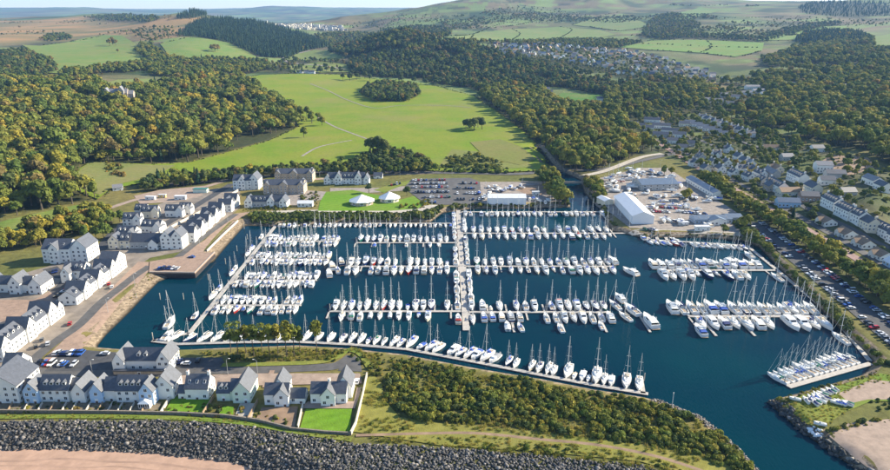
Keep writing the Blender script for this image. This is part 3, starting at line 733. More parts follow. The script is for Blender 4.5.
TREES = []      # x, y, z, height, form, k, leaf, stand
def pick(recipe):
    q = rnd.random(); s = 0
    for n, w in RECIPE[recipe]:
        s += w
        if q <= s: return n
    return RECIPE[recipe][0][0]
AVOID = []      # footprints (x, y, radius) kept free of trees
def plant_stand(name, poly, spacing, h, recipe, form='broad', keep=1.0):
    A = np.array(poly)
    gx, gy = np.meshgrid(np.arange(A[:, 0].min(), A[:, 0].max() + spacing, spacing), np.arange(A[:, 1].min(), A[:, 1].max() + spacing, spacing))
    x = gx.ravel() + nr.uniform(-.42, .42, gx.size) * spacing; y = gy.ravel() + nr.uniform(-.42, .42, gx.size) * spacing
    k = (sdf(x, y, poly) < spacing * .25) & (nr.random(len(x)) < keep)
    gap = {'east_wood': -.15, 'left_wood': -.22, 'river_wood': -.15, 'glen_wood': -.08, 'cliff_wood': -.16, 'far_east_wood': -.10, 'upper_town_trees': -.05, 'mid_strip': -.2}.get(name)
    if gap is not None: k &= fbm(x, y, 75.0) > gap
    x, y = x[k], y[k]; z = land(x, y)
    hh = h * nr.uniform(.55, 1.4, len(x)) * (1 + .7 * fbm(x, y, 45.0))
    for a, b, c, d in zip(x, y, z, hh):
        if c < 1.2: continue
        px, py, dep = proj(a, b, c)
        if px < -60 or px > 950: continue
        lf = pick(recipe); fm = 'conifer' if lf == 'conifer' or (form == 'broad' and lf == 'dark' and rnd.random() < .12) else form
        TREES.append((a, b, c, d * (1.15 if fm == 'conifer' else 1), fm, rnd.randrange(len(PROTO[fm])), 'conifer' if fm == 'conifer' else lf, name))
# ------------------------------------------------------------------ boats
WHITE = mat('white gelcoat', (.80, .80, .78), .3, vary=.05, scale=.3)
NAVY = mat('navy gelcoat', (.015, .03, .10), .25)
TEALH = mat('green gelcoat', (.02, .14, .11), .3)
REDH = mat('red gelcoat', (.36, .04, .03), .3)
CREAM = mat('cream gelcoat', (.68, .62, .48), .35)
DECK = mat('boat deck', (.62, .61, .57), .6, vary=.08, scale=1)
TEAK = mat('weathered teak', (.36, .27, .18), .75, vary=.15, scale=1.5)
SMOKE = mat('smoked glass', (.012, .016, .022), .08)
ALU = mat('mast aluminium', (.62, .62, .60), .4, metal=.25)
WOODM = mat('varnished mast', (.40, .26, .12), .5)
CANV = {'blue': mat('blue canvas', (.03, .09, .38), .85), 'white': mat('white canvas', (.70, .70, .66), .85), 'navy': mat('navy canvas', (.015, .03, .12), .85),
        'cream': mat('cream canvas', (.58, .50, .38), .85), 'green': mat('green canvas', (.02, .16, .11), .85), 'red': mat('red canvas', (.42, .04, .03), .85), 'grey': mat('grey canvas', (.26, .27, .28), .85)}
KEELP = mat('antifouling', (.05, .07, .12), .8)

def hull_rings(Ln, beam, free, bowrise, transom, fine, n=9):
    R = []
    for i in range(n):
        t = i / (n - 1)
        b = beam / 2 * ((transom + (1 - transom) * math.sin(min(1, t / .45) * math.pi / 2)) if t < .45 else max(.012, math.cos((t - .45) / .55 * math.pi / 2) ** fine))
        sh = free + bowrise * t * t
        y = (t - .5) * Ln; rake = .07 * Ln * max(0, t - .72) / .28
        R.append([(-b, y + rake, sh), (-b * .93, y + rake * .4, .12), (-b * .55, y, -.28), (0, y, -.42), (b * .55, y, -.28), (b * .93, y + rake * .4, .12), (b, y + rake, sh)])
    return R
def deck_from(R, inset, dz, t0=0, t1=1):
    n = len(R); b = MB(); L, Q = [], []
    for i in range(int(t0 * (n - 1)), int(t1 * (n - 1)) + 1):
        a, c = Vector(R[i][0]), Vector(R[i][-1]); w = (c - a).length; k = max(0, 1 - inset / max(w / 2, 1e-3))
        m = (a + c) / 2; L.append(m + (a - m) * k + Vector((0, 0, dz))); Q.append(m + (c - m) * k + Vector((0, 0, dz)))
    q = len(L); b.add(L + Q, [(i, q + i, q + i + 1, i + 1) for i in range(q - 1)])
    return b
def make_yacht(Ln=10.0, beam=3.3, free=1.05, mast=13.0, cab=(-.9, 2.3), key='yacht'):
    R = hull_rings(Ln, beam, free, .32, .72, .85)
    h = MB(); h.loft(R, False)
    h.add(R[0], [tuple(range(6, -1, -1))])
    h.add([(-.06, -.9, -1.6), (.06, -.9, -1.6), (.06, 1.3, -.35), (-.06, 1.3, -.35), (-.06, .2, -1.6), (.06, .2, -1.6), (-.06, -1.1, -.35), (.06, -1.1, -.35)],
          [(0, 6, 3, 4), (1, 5, 2, 7), (0, 4, 5, 1), (4, 3, 2, 5), (6, 0, 1, 7)], 1)
    P = {'hull': h.mesh('hull', [WHITE, KEELP], False)}
    P['deck'] = deck_from(R, .06, .015).mesh('deck', DECK)
    c = MB(); z0 = free; w0, w1 = beam * .30, beam * .15
    c.loft([[(-w0, cab[0], z0), (w0, cab[0], z0), (w0 * .84, cab[0] + .05, z0 + .62), (-w0 * .84, cab[0] + .05, z0 + .62)],
            [(-w0, (cab[0] + cab[1]) / 2, z0), (w0, (cab[0] + cab[1]) / 2, z0), (w0 * .8, (cab[0] + cab[1]) / 2, z0 + .56), (-w0 * .8, (cab[0] + cab[1]) / 2, z0 + .56)],
            [(-w1, cab[1], z0 + .06), (w1, cab[1], z0 + .06), (w1 * .6, cab[1] - .35, z0 + .36), (-w1 * .6, cab[1] - .35, z0 + .36)]])
    P['cabin'] = c.mesh('cabin', WHITE)
    g = MB()
    for s in (-1, 1):
        for k in range(3):
            ya = cab[0] + .25 + k * .72; t = (ya - cab[0]) / (cab[1] - cab[0]); w = (w0 * (1 - .3 * t)) * .925 + .02
            g.add([(s * w, ya, z0 + .2), (s * w, ya + .5, z0 + .2), (s * w * .95, ya + .5, z0 + .44), (s * w * .95, ya, z0 + .44)], [(0, 1, 2, 3) if s > 0 else (3, 2, 1, 0)])
    g.box(-.3, .3, cab[0] + 1.0, cab[0] + 1.5, z0 + .56, z0 + .64)
    P['window'] = g.mesh('window', SMOKE)
    k = MB(); yb, yf = -Ln * .44, cab[0] - .12
    k.box(-w0, -w0 + .14, yb, yf, z0, z0 + .26).box(w0 - .14, w0, yb, yf, z0, z0 + .26).box(-w0 + .14, w0 - .14, yf - .14, yf, z0, z0 + .2)
    k.box(-w0 + .14, w0 - .14, yb + .1, yf - .14, z0 - .02, z0 + .05, 1); k.tube([(0, yb + .9, z0 + .05), (0, yb + .9, z0 + .75)], .07, 6, 0)
    P['cockpit'] = k.mesh('cockpit', [WHITE, TEAK])
    s = MB(); yh = cab[0]
    s.loft([[(-w0, yh - .5, z0 + .2), (-w0 * .8, yh - .5, z0 + 1.1), (w0 * .8, yh - .5, z0 + 1.1), (w0, yh - .5, z0 + .2)], [(-w0, yh + .35, z0 + .45), (-w0 * .75, yh + .3, z0 + .98), (w0 * .75, yh + .3, z0 + .98), (w0, yh + .35, z0 + .45)],
            [(-w0 * .9, yh + .75, z0 + .5), (-w0 * .6, yh + .75, z0 + .6), (w0 * .6, yh + .75, z0 + .6), (w0 * .9, yh + .75, z0 + .5)]], False)
    P['sprayhood'] = s.mesh('sprayhood', CANV['blue'])
    ym = Ln * .07; m = MB(); m.tube([(0, ym, z0), (0, ym, z0 + mast * .55), (0, ym - .05, z0 + mast)], [.13, .12, .09], 6)
    for f in (.42, .7): m.box(-.85 * (1.25 - f * .5), .85 * (1.25 - f * .5), ym - .05, ym + .04, z0 + mast * f, z0 + mast * f + .06)
    P['mast'] = m.mesh('mast', ALU)
    bo = MB(); bo.tube([(0, ym - .1, z0 + 1.35), (0, ym - Ln * .4, z0 + 1.45)], [.07, .06], 6); P['boom'] = bo.mesh('boom', ALU)
    sc = MB(); sc.tube([(0, ym - .12, z0 + 2.0), (0, ym - .5, z0 + 1.68), (0, ym - Ln * .2, z0 + 1.62), (0, ym - Ln * .39, z0 + 1.56)], [.12, .24, .22, .12], 7); P['sail_cover'] = sc.mesh('sail_cover', CANV['blue'])
    fs = MB(); bow = (0, Ln * .5 + .03 * Ln, z0 + .34); fs.tube([bow, (0, ym + .1, z0 + mast * .96)], [.06, .03], 5); P['furled_sail'] = fs.mesh('furled_sail', CANV['white'])
    rg = MB(); rg.tube([(0, -Ln * .49, z0 + .1), (0, ym - .05, z0 + mast)], .010, 3)
    for q in (-1, 1): rg.tube([(q * beam * .46, ym - .1, z0 + .1), (q * .85 * .97, ym, z0 + mast * .56), (0, ym, z0 + mast * .93)], .010, 3)
    P['rigging'] = rg.mesh('rigging', ALU)
    return P
def make_cruiser(Ln=11.0, beam=3.7, fly=True):
    R = hull_rings(Ln, beam, 1.35, .55, .92, .62)
    h = MB(); h.loft(R, False); h.add(R[0], [tuple(range(6, -1, -1))]); P = {'hull': h.mesh('hull', [WHITE])}
    P['deck'] = deck_from(R, .06, .012, .25, 1).mesh('deck', DECK)
    z = 1.4; w = beam * .40
    c = MB(); c.loft([[(-w, -Ln * .2, z), (w, -Ln * .2, z), (w * .9, -Ln * .2, z + 1.25), (-w * .9, -Ln * .2, z + 1.25)], [(-w, Ln * .08, z), (w, Ln * .08, z), (w * .86, Ln * .03, z + 1.25), (-w * .86, Ln * .03, z + 1.25)],
                      [(-w * .72, Ln * .27, z + .15), (w * .72, Ln * .27, z + .15), (w * .6, Ln * .16, z + .62), (-w * .6, Ln * .16, z + .62)]])
    P['superstructure'] = c.mesh('superstructure', WHITE)
    g = MB(); e = .025
    g.add([(-w * .80, Ln * .035 + e, z + 1.2), (w * .80, Ln * .035 + e, z + 1.2), (w * .62, Ln * .155 + e, z + .68), (-w * .62, Ln * .155 + e, z + .68)], [(3, 2, 1, 0)])
    for s in (-1, 1): g.add([(s * (w * .955 + e), -Ln * .17, z + .5), (s * (w * .955 + e), Ln * .06, z + .5), (s * (w * .90 + e), Ln * .03, z + 1.02), (s * (w * .91 + e), -Ln * .17, z + 1.02)], [(0, 1, 2, 3) if s > 0 else (3, 2, 1, 0)])
    P['windscreen'] = g.mesh('windscreen', SMOKE)
    k = MB(); k.box(-beam * .42, beam * .42, -Ln * .46, -Ln * .2, 1.05, 1.12, 1).box(-beam * .45, -beam * .38, -Ln * .47, -Ln * .2, 1.0, 1.75).box(beam * .38, beam * .45, -Ln * .47, -Ln * .2, 1.0, 1.75).box(-beam * .38, beam * .38, -Ln * .47, -Ln * .44, 1.0, 1.7)
    k.box(-beam * .4, beam * .4, -Ln * .56, -Ln * .5, .25, .38, 1)
    P['cockpit'] = k.mesh('cockpit', [WHITE, TEAK])
    if fly:
        f = MB(); f.box(-w * .8, w * .8, -Ln * .24, Ln * .0, z + 1.25, z + 1.4); f.box(-w * .8, -w * .7, -Ln * .2, Ln * .0, z + 1.4, z + 1.85).box(w * .7, w * .8, -Ln * .2, Ln * .0, z + 1.4, z + 1.85).box(-w * .7, w * .7, -.12 + Ln * .0, Ln * .0, z + 1.4, z + 1.95)
        f.box(-w * .5, w * .5, -Ln * .13, -Ln * .09, z + 1.4, z + 2.0)
        P['flybridge'] = f.mesh('flybridge', WHITE)
    a = MB(); ya = -Ln * .19; a.tube([(-w * .95, ya, z + .9), (-w * .8, ya - .5, z + 2.2), (w * .8, ya - .5, z + 2.2), (w * .95, ya, z + .9)], .09, 5); a.tube([(0, ya - .5, z + 2.2), (0, ya - .6, z + 4.0)], .035, 4)
    P['radar_arch'] = a.mesh('radar_arch', WHITE)
    cv = MB(); cv.loft([[(-beam * .42, -Ln * .44, z + .35), (-beam * .36, -Ln * .42, z + .95), (beam * .36, -Ln * .42, z + .95), (beam * .42, -Ln * .44, z + .35)], [(-beam * .42, -Ln * .205, z + .4), (-w * .88, -Ln * .205, z + 1.22), (w * .88, -Ln * .205, z + 1.22), (beam * .42, -Ln * .205, z + .4)]], False)
    P['canopy'] = cv.mesh('canopy', CANV['navy'])
    return P
def make_launch(Ln=6.0, beam=2.3):
    R = hull_rings(Ln, beam, .75, .35, .85, .75)
    h = MB(); h.loft(R, False); h.add(R[0], [tuple(range(6, -1, -1))]); P = {'hull': h.mesh('hull', [WHITE])}
    P['deck'] = deck_from(R, .05, .01, .5, 1).mesh('deck', DECK)
    c = MB(); w = beam * .36; c.loft([[(-w, .1, .7), (w, .1, .7), (w * .85, .2, 1.45), (-w * .85, .2, 1.45)], [(-w * .8, 1.5, .85), (w * .8, 1.5, .85), (w * .6, 1.1, 1.35), (-w * .6, 1.1, 1.35)]])
    P['cuddy'] = c.mesh('cuddy', WHITE)
    k = MB(); k.loft([[(-beam * .44, -Ln * .48, .72), (0, -Ln * .48, .95), (beam * .44, -Ln * .48, .72)], [(-beam * .46, -.2, .8), (0, -.2, 1.2), (beam * .46, -.2, .8)], [(-w, .15, .9), (0, .15, 1.46), (w, .15, .9)]], False)
    P['cover'] = k.mesh('cover', CANV['blue'])
    o = MB(); o.box(-.25, .25, -Ln * .57, -Ln * .5, .3, 1.1, 0, .04); P['outboard'] = o.mesh('outboard', CANV['grey'])
    return P
YK = [make_yacht(), make_yacht(10, 3.0, .95, 12.0, (-.6, 2.5)), make_yacht(10, 3.6, 1.2, 14.5, (-1.3, 2.4))]
CK = [make_cruiser(), make_cruiser(11, 3.9, False)]
LK = [make_launch()]
HULLS = [('white', WHITE, .84), ('navy-blue', NAVY, .08), ('cream', CREAM, .05), ('red', REDH, .015), ('green', TEALH, .015)]
COVERS = [('blue', .24), ('white', .40), ('navy', .10), ('cream', .14), ('grey', .09), ('green', .02), ('red', .01)]
def wpick(L):
    q = rnd.random() * sum(t[-1] for t in L)
    for t in L:
        q -= t[-1]
        if q <= 0: return t
    return L[0]
BOATS = []
def plan_boat(x, y, Ln, head, kind, where, group, z=0.0, hull=None, cover=None): BOATS.append(dict(x=x, y=y, L=Ln, head=head, kind=kind, where=where, group=group, z=z, hull=hull, cover=cover))
def build_boat(b):
    hn, hm, _ = b['hull'] or wpick(HULLS); cv, _ = b['cover'] or wpick(COVERS)
    if b['kind'] == 'yacht': P = rnd.choice(YK); base = 10.0; name = 'sailing_yacht'; desc = '%s sailing yacht, %s sail cover' % (hn, cv)
    elif b['kind'] == 'cruiser': P = rnd.choice(CK); base = 11.0; name = 'motor_cruiser'; desc = '%s motor cruiser, %s canopy' % (hn, cv)
    else: P = LK[0]; base = 6.0; name = 'small_launch'; desc = '%s small launch, %s cover' % (hn, cv)
    sc = b['L'] / base
    root = empty(name, (b['x'], b['y'], b['z']), b['head'], (sc * (1 if sc > .9 else 1.06), sc, sc))
    hull = None
    for k, me in P.items():
        if k == 'hull': me = recol(me, hm, KEELP) if len(me.materials) > 1 else recol(me, hm)
        elif k in ('sprayhood', 'sail_cover', 'canopy', 'cover'): me = recol(me, CANV[cv])
        elif k == 'mast' and b.get('wood'): me = recol(me, WOODM)
        if k in ('window', 'windscreen') and hull is not None: o = obj(k, me, hull)
        else: o = obj(k, me, root)
        if k in ('cabin', 'superstructure'): hull = o
    enrol(root, desc, b['where'], {'sailing_yacht': 'yacht', 'motor_cruiser': 'motor cruiser', 'small_launch': 'launch'}[name], b['group'])
    return root

PONT = mat('pontoon decking', (.40, .37, .33), .85, vary=.2, scale=1.0)
FLOAT = mat('pontoon float', (.22, .22, .22), .8)
PILE = mat('mooring pile', (.42, .38, .32), .8, vary=.2, scale=1)
def pontoon(name, segs, label, fingers=(), z=.0, railed=False):
    """segs: (x0,y0,x1,y1,width) walkway lengths, each a part; fingers likewise"""
    x, y = segs[0][0], segs[0][1]
    root = tag(empty(name, (x, y, z)), label, 'pontoon', 'floating pontoons of the marina')
    def bar(nm, x0, y0, x1, y1, w, h=.52):
        d = math.hypot(x1 - x0, y1 - y0); m = MB(); m.box(0, d, -w / 2, w / 2, .34, h, 0); m.box(.1, d - .1, -w / 2 + .12, w / 2 - .12, -.3, .338, 1)
        return obj(nm, m.mesh(nm, [PONT, FLOAT]), root, (x0 - x, y0 - y, 0), math.atan2(y1 - y0, x1 - x0))
    for s in segs: bar('walkway', *s)
    for i, s in enumerate(fingers): bar('finger', *s, h=.50)
    return root
PILEME = MB().tube([(0, 0, -3), (0, 0, 3.6)], .22, 8).tube([(0, 0, 3.6), (0, 0, 3.95)], [.26, .05], 8).mesh('mooring_pile', PILE)
def pile(x, y, where, z=0):
    o = obj('mooring_pile', PILEME, None, (x, y, z)); enrol(o, 'slim grey-brown mooring pile', where, 'pile', 'mooring piles of the marina')

def boat_row(x0, x1, y, side, n, where, lens=(8, 11), motor=.15, launch=.05, gap=.06, bow_in=.75, jitter=.15, group=None, skew=0.0):
    """n berths along a pontoon at y; side +1 is the far side; returns finger positions"""
    sp = (x1 - x0) / n
    for i in range(n):
        if rnd.random() < gap: continue
        x = x0 + sp * (i + .5) + rnd.uniform(-jitter, jitter) * sp * .4
        Ln = min(rnd.uniform(*lens), sp * 3.1 + 1.0)
        q = rnd.random(); kind = 'cruiser' if q < motor else 'launch' if q < motor + launch else 'yacht'
        if kind == 'launch': Ln = min(rnd.uniform(5, 6.8), Ln)
        inward = rnd.random() < bow_in
        head = (math.pi if side > 0 else 0.0) if inward else (0.0 if side > 0 else math.pi)
        plan_boat(x, y + side * (1.35 + Ln / 2 + rnd.uniform(0, .6)), Ln, head + rnd.uniform(-.04, .04) + skew, kind, where, group or 'boats berthed in the marina')
def row_pontoon(x0, x1, y, label, far, near, w=2.0, fl=7.5):
    f = []
    for side, n in ((1, far), (-1, near)):
        if n:
            sp = (x1 - x0) / n
            for i in range(0, n + 1, 2): f.append((x0 + sp * i, y + side * w / 2, x0 + sp * i, y + side * (w / 2 + fl), .9))
    pontoon('pontoon', [(x0, y, x1, y, w)], label, f)

# left basin: a spine walkway with four double rows
pontoon('pontoon', [(-126.5, 288, -126.5, 462, 2.4)], 'long pale spine walkway of the left pontoon rows')
LROW = [(-124.5, -74, 426.5, 16), (-124.5, -74.5, 391.5, 16), (-124.5, -76, 356.5, 15), (-124.5, -78, 321.5, 13)]
for i, (a, b_, y, n) in enumerate(LROW):
    o_ = ['farthest', 'second farthest', 'third', 'nearest'][i]
    row_pontoon(a, b_, y, 'narrow pontoon with fingers, %s of the left rows' % o_, n, n, 1.8, 6)
    boat_row(a + .8, b_, y, 1, n, 'from left, far side of %s left row' % o_, (8, 10.5), .12, .05, .03, .6)
    boat_row(a + .8, b_, y, -1, n, 'from left, near side of %s left row' % o_, (7.8, 10), .12, .06, .05, .5)
for k, y in enumerate((436, 412, 402, 376, 368, 345, 334, 308, 300)): plan_boat(-130.2 + rnd.uniform(-.3, .3), y, rnd.uniform(8, 10), rnd.choice((0, math.pi)) + rnd.uniform(-.05, .05), 'yacht', 'from left beside the left spine walkway', 'boats along the left spine walkway')
plan_boat(-140.5, 300, 13, .05, 'yacht', 'from left on the outer left moorings', 'boats on the outer left moorings'); plan_boat(-136, 286, 10.5, -.1, 'yacht', 'from left on the outer left moorings', 'boats on the outer left moorings')
pontoon('pontoon', [(-141.5, 281, -126.5, 289, 2.0)], 'short slanted pontoon link at the left corner')
# far rows under the promenade and the boatyard
row_pontoon(-131, 7, 467.5, 'long straight pontoon below the grassy promenade bank', 0, 38, 1.8, 6)
boat_row(-129, 6, 467.5, -1, 36, 'from left along the promenade-bank pontoon', (6.5, 8.5), .25, .12, .06, .5)
row_pontoon(13, 133, 497.5, 'long straight pontoon below the white boatyard shed', 0, 30, 1.8, 7)
boat_row(14, 131, 497.5, -1, 28, 'from left along the boatyard-bank pontoon', (9, 10.5), .08, .02, .04, .4)
# central spine with boats lying alongside
pontoon('pontoon', [(10.6, 292, 10.6, 503, 3.4)], 'broad central spine walkway running up the middle of the marina')
for s in (-1, 1):
    y = 299.0
    while y < 490:
        Ln = rnd.uniform(9, 11.5)
        if all(abs(y + Ln / 2 - q) > Ln / 2 + 2.2 for q in (313, 379, 423.5 if s < 0 else 444)) and rnd.random() < .97:
            plan_boat(10.6 + s * 3.8, y + Ln / 2, Ln, rnd.choice((0, math.pi)), 'yacht' if rnd.random() < .8 else 'cruiser', 'from left beside the central spine walkway', 'boats along the central spine')
            y += Ln + .5
        else: y += 1.2
# centre-left rows
CROW = [(-61.5, 8.5, 423.5, 14, 12, 'farthest'), (-62, 8.5, 379, 14, 14, 'middle'), (-61.5, 8.5, 314, 15, 13, 'nearest')]
for a, b_, y, nf, nn, o_ in CROW:
    row_pontoon(a, b_, y, 'narrow pontoon with fingers, %s left of the spine' % o_, nf, nn, 2.0, 7.5)
    boat_row(a, b_ - 5, y, 1, nf, 'from left, far side of %s centre-left row' % o_, (9.5, 12), .15, .02, .08, .9)
    if o_ == 'farthest': boat_row(a, b_ - 5, y, -1, nn, 'from left, near side of %s centre-left row' % o_, (5, 7), .1, .7, .4, .5)
    elif o_ == 'nearest': boat_row(a, b_ - 5, y, -1, nn, 'from left, near side of %s centre-left row' % o_, (7.5, 10), .6, .2, .38, .5)
    else: boat_row(a, b_ - 5, y, -1, nn, 'from left, near side of %s centre-left row' % o_, (10, 12.5), .35, .03, .05, .5)
for dx, dy, Ln, k in ((-66, 386, 11, 'cruiser'), (-70.5, 378, 12, 'cruiser'), (-66, 372, 10, 'yacht'), (-70.5, 366.5, 11, 'cruiser')): plan_boat(dx, dy, Ln, .25, k, 'from left at the middle centre-left row end', 'boats at the row end')
# centre-right rows
DROW = [(12.7, 121, 444, 18, 18, 'farthest'), (12.7, 106, 379, 17, 17, 'middle'), (12.7, 88, 313, 15, 15, 'nearest')]
for a, b_, y, nf, nn, o_ in DROW:
    row_pontoon(a, b_, y, 'narrow pontoon with fingers, %s right of the spine' % o_, nf, nn, 2.0, 8.5)
    boat_row(a + 5, b_, y, 1, nf, 'from left, far side of %s centre-right row' % o_, (10, 12.5), .22, .02, .06, .9)
    boat_row(a + 5, b_, y, -1, nn, 'from left, near side of %s centre-right row' % o_, (9, 12), .28, .05, .08, .5)
pontoon('pontoon', [(121, 444, 141, 444, 2.0)], 'narrow pontoon link reaching towards the slipway')
for dx, dy, Ln, k, hd in ((107, 388, 12, 'cruiser', .15), (111, 379, 13, 'cruiser', .1), (104, 371, 11, 'yacht', 0), (113.5, 369, 12, 'cruiser', .5), (99, 390, 11, 'cruiser', 0)): plan_boat(dx, dy, Ln, hd, k, 'from left at the middle centre-right row end', 'boats at the row end')
for dx, dy, Ln, k, hd in ((92, 321, 12, 'yacht', .25), (97, 330, 11, 'cruiser', .2), (99.5, 315, 14, 'yacht', .3), (94, 307, 11, 'yacht', .35), (98, 297, 13, 'cruiser', 0), (105, 301, 15, 'cruiser', .1), (79, 297, 9, 'yacht', 0), (58, 294, 9, 'yacht', .1), (38, 295, 9, 'yacht', .15), (31.5, 296, 9, 'launch', 0)):
    plan_boat(dx, dy, Ln, hd, k, 'from left beyond the nearest centre-right row', 'boats beyond the row end')
for fx in (31, 56, 77, 102): pontoon('pontoon', [(fx + 3.4 if fx < 90 else fx, 290, fx + 3.4 if fx < 90 else fx, 312, 1.2)], {31: 'slim finger pontoon nearest the central spine', 56: 'slim finger pontoon between two stern-moored yachts', 77: 'slim finger pontoon before the nearest row end', 102: 'slim outer pontoon holding the blue-trimmed cruisers'}[fx])
# near pontoon along the spit
NP = [(-141.5, 281), (-128, 277.8), (-100, 279.6), (-72, 280.2), (-45, 277.5), (-18.5, 273), (15.5, 260.3), (40, 250.5), (63, 241.6), (84.5, 234.6)]
pontoon('pontoon', [(NP[i][0], NP[i][1], NP[i + 1][0], NP[i + 1][1], 2.2) for i in range(len(NP) - 1)] + [(82.5, 235, 84.5, 245, 2.0)], 'long bending pontoon along the scrubby spit with a stub end')
def np_at(x):
    for (a, b_), (c, d) in zip(NP, NP[1:]):
        if a <= x <= c: return b_ + (d - b_) * (x - a) / (c - a), math.atan2(d - b_, c - a)
npx = [(-134,10,'yacht'),(-126,9,'yacht'),(-119.5,10,'yacht'),(-113,10,'yacht'),(-107,9,'yacht'),(-101,9,'yacht'),(-94,8,'yacht'),(-87.5,9,'cruiser'),(-82,8,'yacht'),(-76,9,'yacht'),(-69,9,'yacht'),(-63,8.5,'yacht'),
 (-57,8.5,'yacht'),(-51,8,'yacht'),(-46.5,9.5,'yacht'),(-42,9.5,'yacht'),(-38,6,'launch'),(-34.5,8.5,'yacht'),(-30.5,7.5,'yacht'),(-26.5,9.5,'yacht'),(-23,8,'yacht'),(-18.5,11,'yacht'),(-13.5,7,'launch'),(-9.5,10,'yacht'),(-6,9.5,'yacht'),
 (1,9.5,'cruiser'),(4.5,9,'yacht'),(8.5,10.5,'yacht'),(12,9,'cruiser'),(16,11,'yacht'),(20,9,'launch'),(27.5,9,'yacht'),(31,8,'yacht'),(38,9,'yacht'),(41.5,9,'yacht'),(45.5,10,'yacht'),(48,8,'yacht'),(54,11.5,'yacht'),(57.2,5.5,'launch'),(60.5,8,'launch'),
 (63.2,5.5,'launch'),(66.5,12.5,'yacht'),(70,9,'yacht'),(73,8,'launch'),(79.2,11.5,'yacht'),(84.5,11,'yacht')]
npx = [(x if x < 20 else 20 + (x - 20) * .945, l, k) for x, l, k in npx]
for i, (x, Ln, k) in enumerate(npx):
    y, a = np_at(min(x, 84)); sk = a if x > -30 else 0
    sk += (-.35 if x < -95 else -.22 if x < 22 else .0)
    plan_boat(x + .3 - math.sin(sk) * Ln * .5, y + 1.6 + Ln / 2 * math.cos(sk), Ln, sk + math.pi, k, 'from left along the near spit pontoon', 'boats along the spit pontoon', hull=('white', WHITE, 1) if rnd.random() < .85 else None)
for q in range(0, 46, 3):
    pass
# right basin
E1 = [(139, 431, 204, 417)]
pontoon('pontoon', [(139, 430.5, 172, 424.5, 1.8), (172, 424.5, 206, 417.5, 1.8)], 'slightly bent pontoon under the right boatyard bank')
for i in range(16):
    x = 142 + i * 4.0; y = 430.3 - (x - 139) * .2
    if i in (6,): continue
    plan_boat(x, y - 5.2, rnd.uniform(7.5, 9.5), rnd.uniform(-.1, .1) + (math.pi if rnd.random() < .5 else 0) + .2, 'yacht' if i > 7 else rnd.choice(['cruiser', 'launch', 'yacht']), 'from left under the right boatyard bank', 'boats under the boatyard bank')
row_pontoon(135, 205, 372.5, 'upper finger pontoon of the right-hand basin', 10, 9, 2.2, 9)
boat_row(128, 198, 373, 1, 14, 'from left, far side of upper right pontoon', (12, 14.5), .62, .02, .02, .15, .1, 'boats of the right basin')
boat_row(129, 190, 372, -1, 11, 'from left, near side of upper right pontoon', (12, 14.5), .55, .04, .05, .2, .1, 'boats of the right basin')
row_pontoon(127, 203, 308, 'lower finger pontoon of the right-hand basin', 10, 8, 2.2, 10)
boat_row(119, 150, 308.5, 1, 6, 'from left, far side of lower right pontoon', (13, 15.5), .6, 0, .0, .05, .1, 'boats of the right basin')
boat_row(152, 198, 308.5, 1, 9, 'from left, far side of lower right pontoon', (12, 14), .1, 0, .05, .1, .1, 'boats of the right basin')
boat_row(128, 196, 307.5, -1, 12, 'from left, near side of lower right pontoon', (12, 14.5), .5, .03, .12, .2, .1, 'boats of the right basin')
for x, y, Ln, k in ((127, 291, 12, 'cruiser'), (131.5, 291.5, 10, 'cruiser'), (152.5, 292, 12, 'cruiser'), (165, 292.5, 12, 'yacht')): plan_boat(x, y, Ln, .02, k, 'from left in the outermost right-basin berths', 'boats of the right basin')
for x0 in (130, 149): pontoon('pontoon', [(x0 + 3.2, 286, x0 + 3.2, 306, 1.3)], 'long finger beside the %s of the right basin' % ('first outer cruisers' if x0 == 130 else 'third outer cruiser'))
pontoon('pontoon', [(206, 418, 205, 374, 2.2), (205, 374, 203, 308, 2.2), (203, 308, 193.5, 262, 2.2)], 'shoreside walkway along the right car-park bank')
for k, (y, Ln) in enumerate(((411, 12), (398, 11), (386, 12), (360, 12), (296, 12), (283, 12))): plan_boat(204.2 - (5.5 if y > 300 else 8.5) + (0 if y > 320 else (y - 300) * .2), y, Ln, .1, 'yacht', 'from left beside the right shoreside walkway', 'boats along the right shore')
a_ = math.atan2(259.5 - 240, 192.5 - 145.5)
pontoon('pontoon', [(145.5, 240, 192.5, 259.5, 2.6)], 'broad slanted pontoon below the headland lawn')
for i in range(14):
    t = (i + .3) * 3.35 + .2; Ln = rnd.uniform(9, 11.5)
    plan_boat(145.5 + math.cos(a_) * t - math.sin(a_) * (1.5 + Ln / 2), 240 + math.sin(a_) * t + math.cos(a_) * (1.5 + Ln / 2), Ln, a_ + .12 + rnd.uniform(-.03, .03), 'yacht', 'from left on the slanted headland pontoon', 'boats on the slanted pontoon')
# raft of workboats by the river mouth
pontoon('pontoon', [(127, 447, 124, 492, 2.4)], 'pontoon by the river mouth holding a raft of small craft')
for i in range(11): plan_boat(129.5 + (i % 2) * 4.6 + rnd.uniform(-.3, .3) - i * .12, 450 + (i // 2) * 7.2, rnd.uniform(6.5, 8.5), rnd.choice((0, math.pi)) + rnd.uniform(-.1, .1), rnd.choice(['cruiser', 'launch', 'cruiser', 'yacht']), 'from left in the raft by the river mouth', 'small craft by the river mouth')
for x in (142, 148, 154.5): pontoon('pontoon', [(x + .5, 427, x + 2.5, 440, 2.2)], {142: 'stubby lifting-dock pontoon nearest the white shed corner', 148: 'stubby lifting-dock pontoon, middle of three', 154.5: 'stubby lifting-dock pontoon, rightmost of three'}[x])
plan_boat(139.5, 433, 8, .1, 'cruiser', 'from left by the lifting dock', 'craft by the lifting dock'); plan_boat(160.5, 430, 7, .8, 'launch', 'from left by the lifting dock', 'craft by the lifting dock')
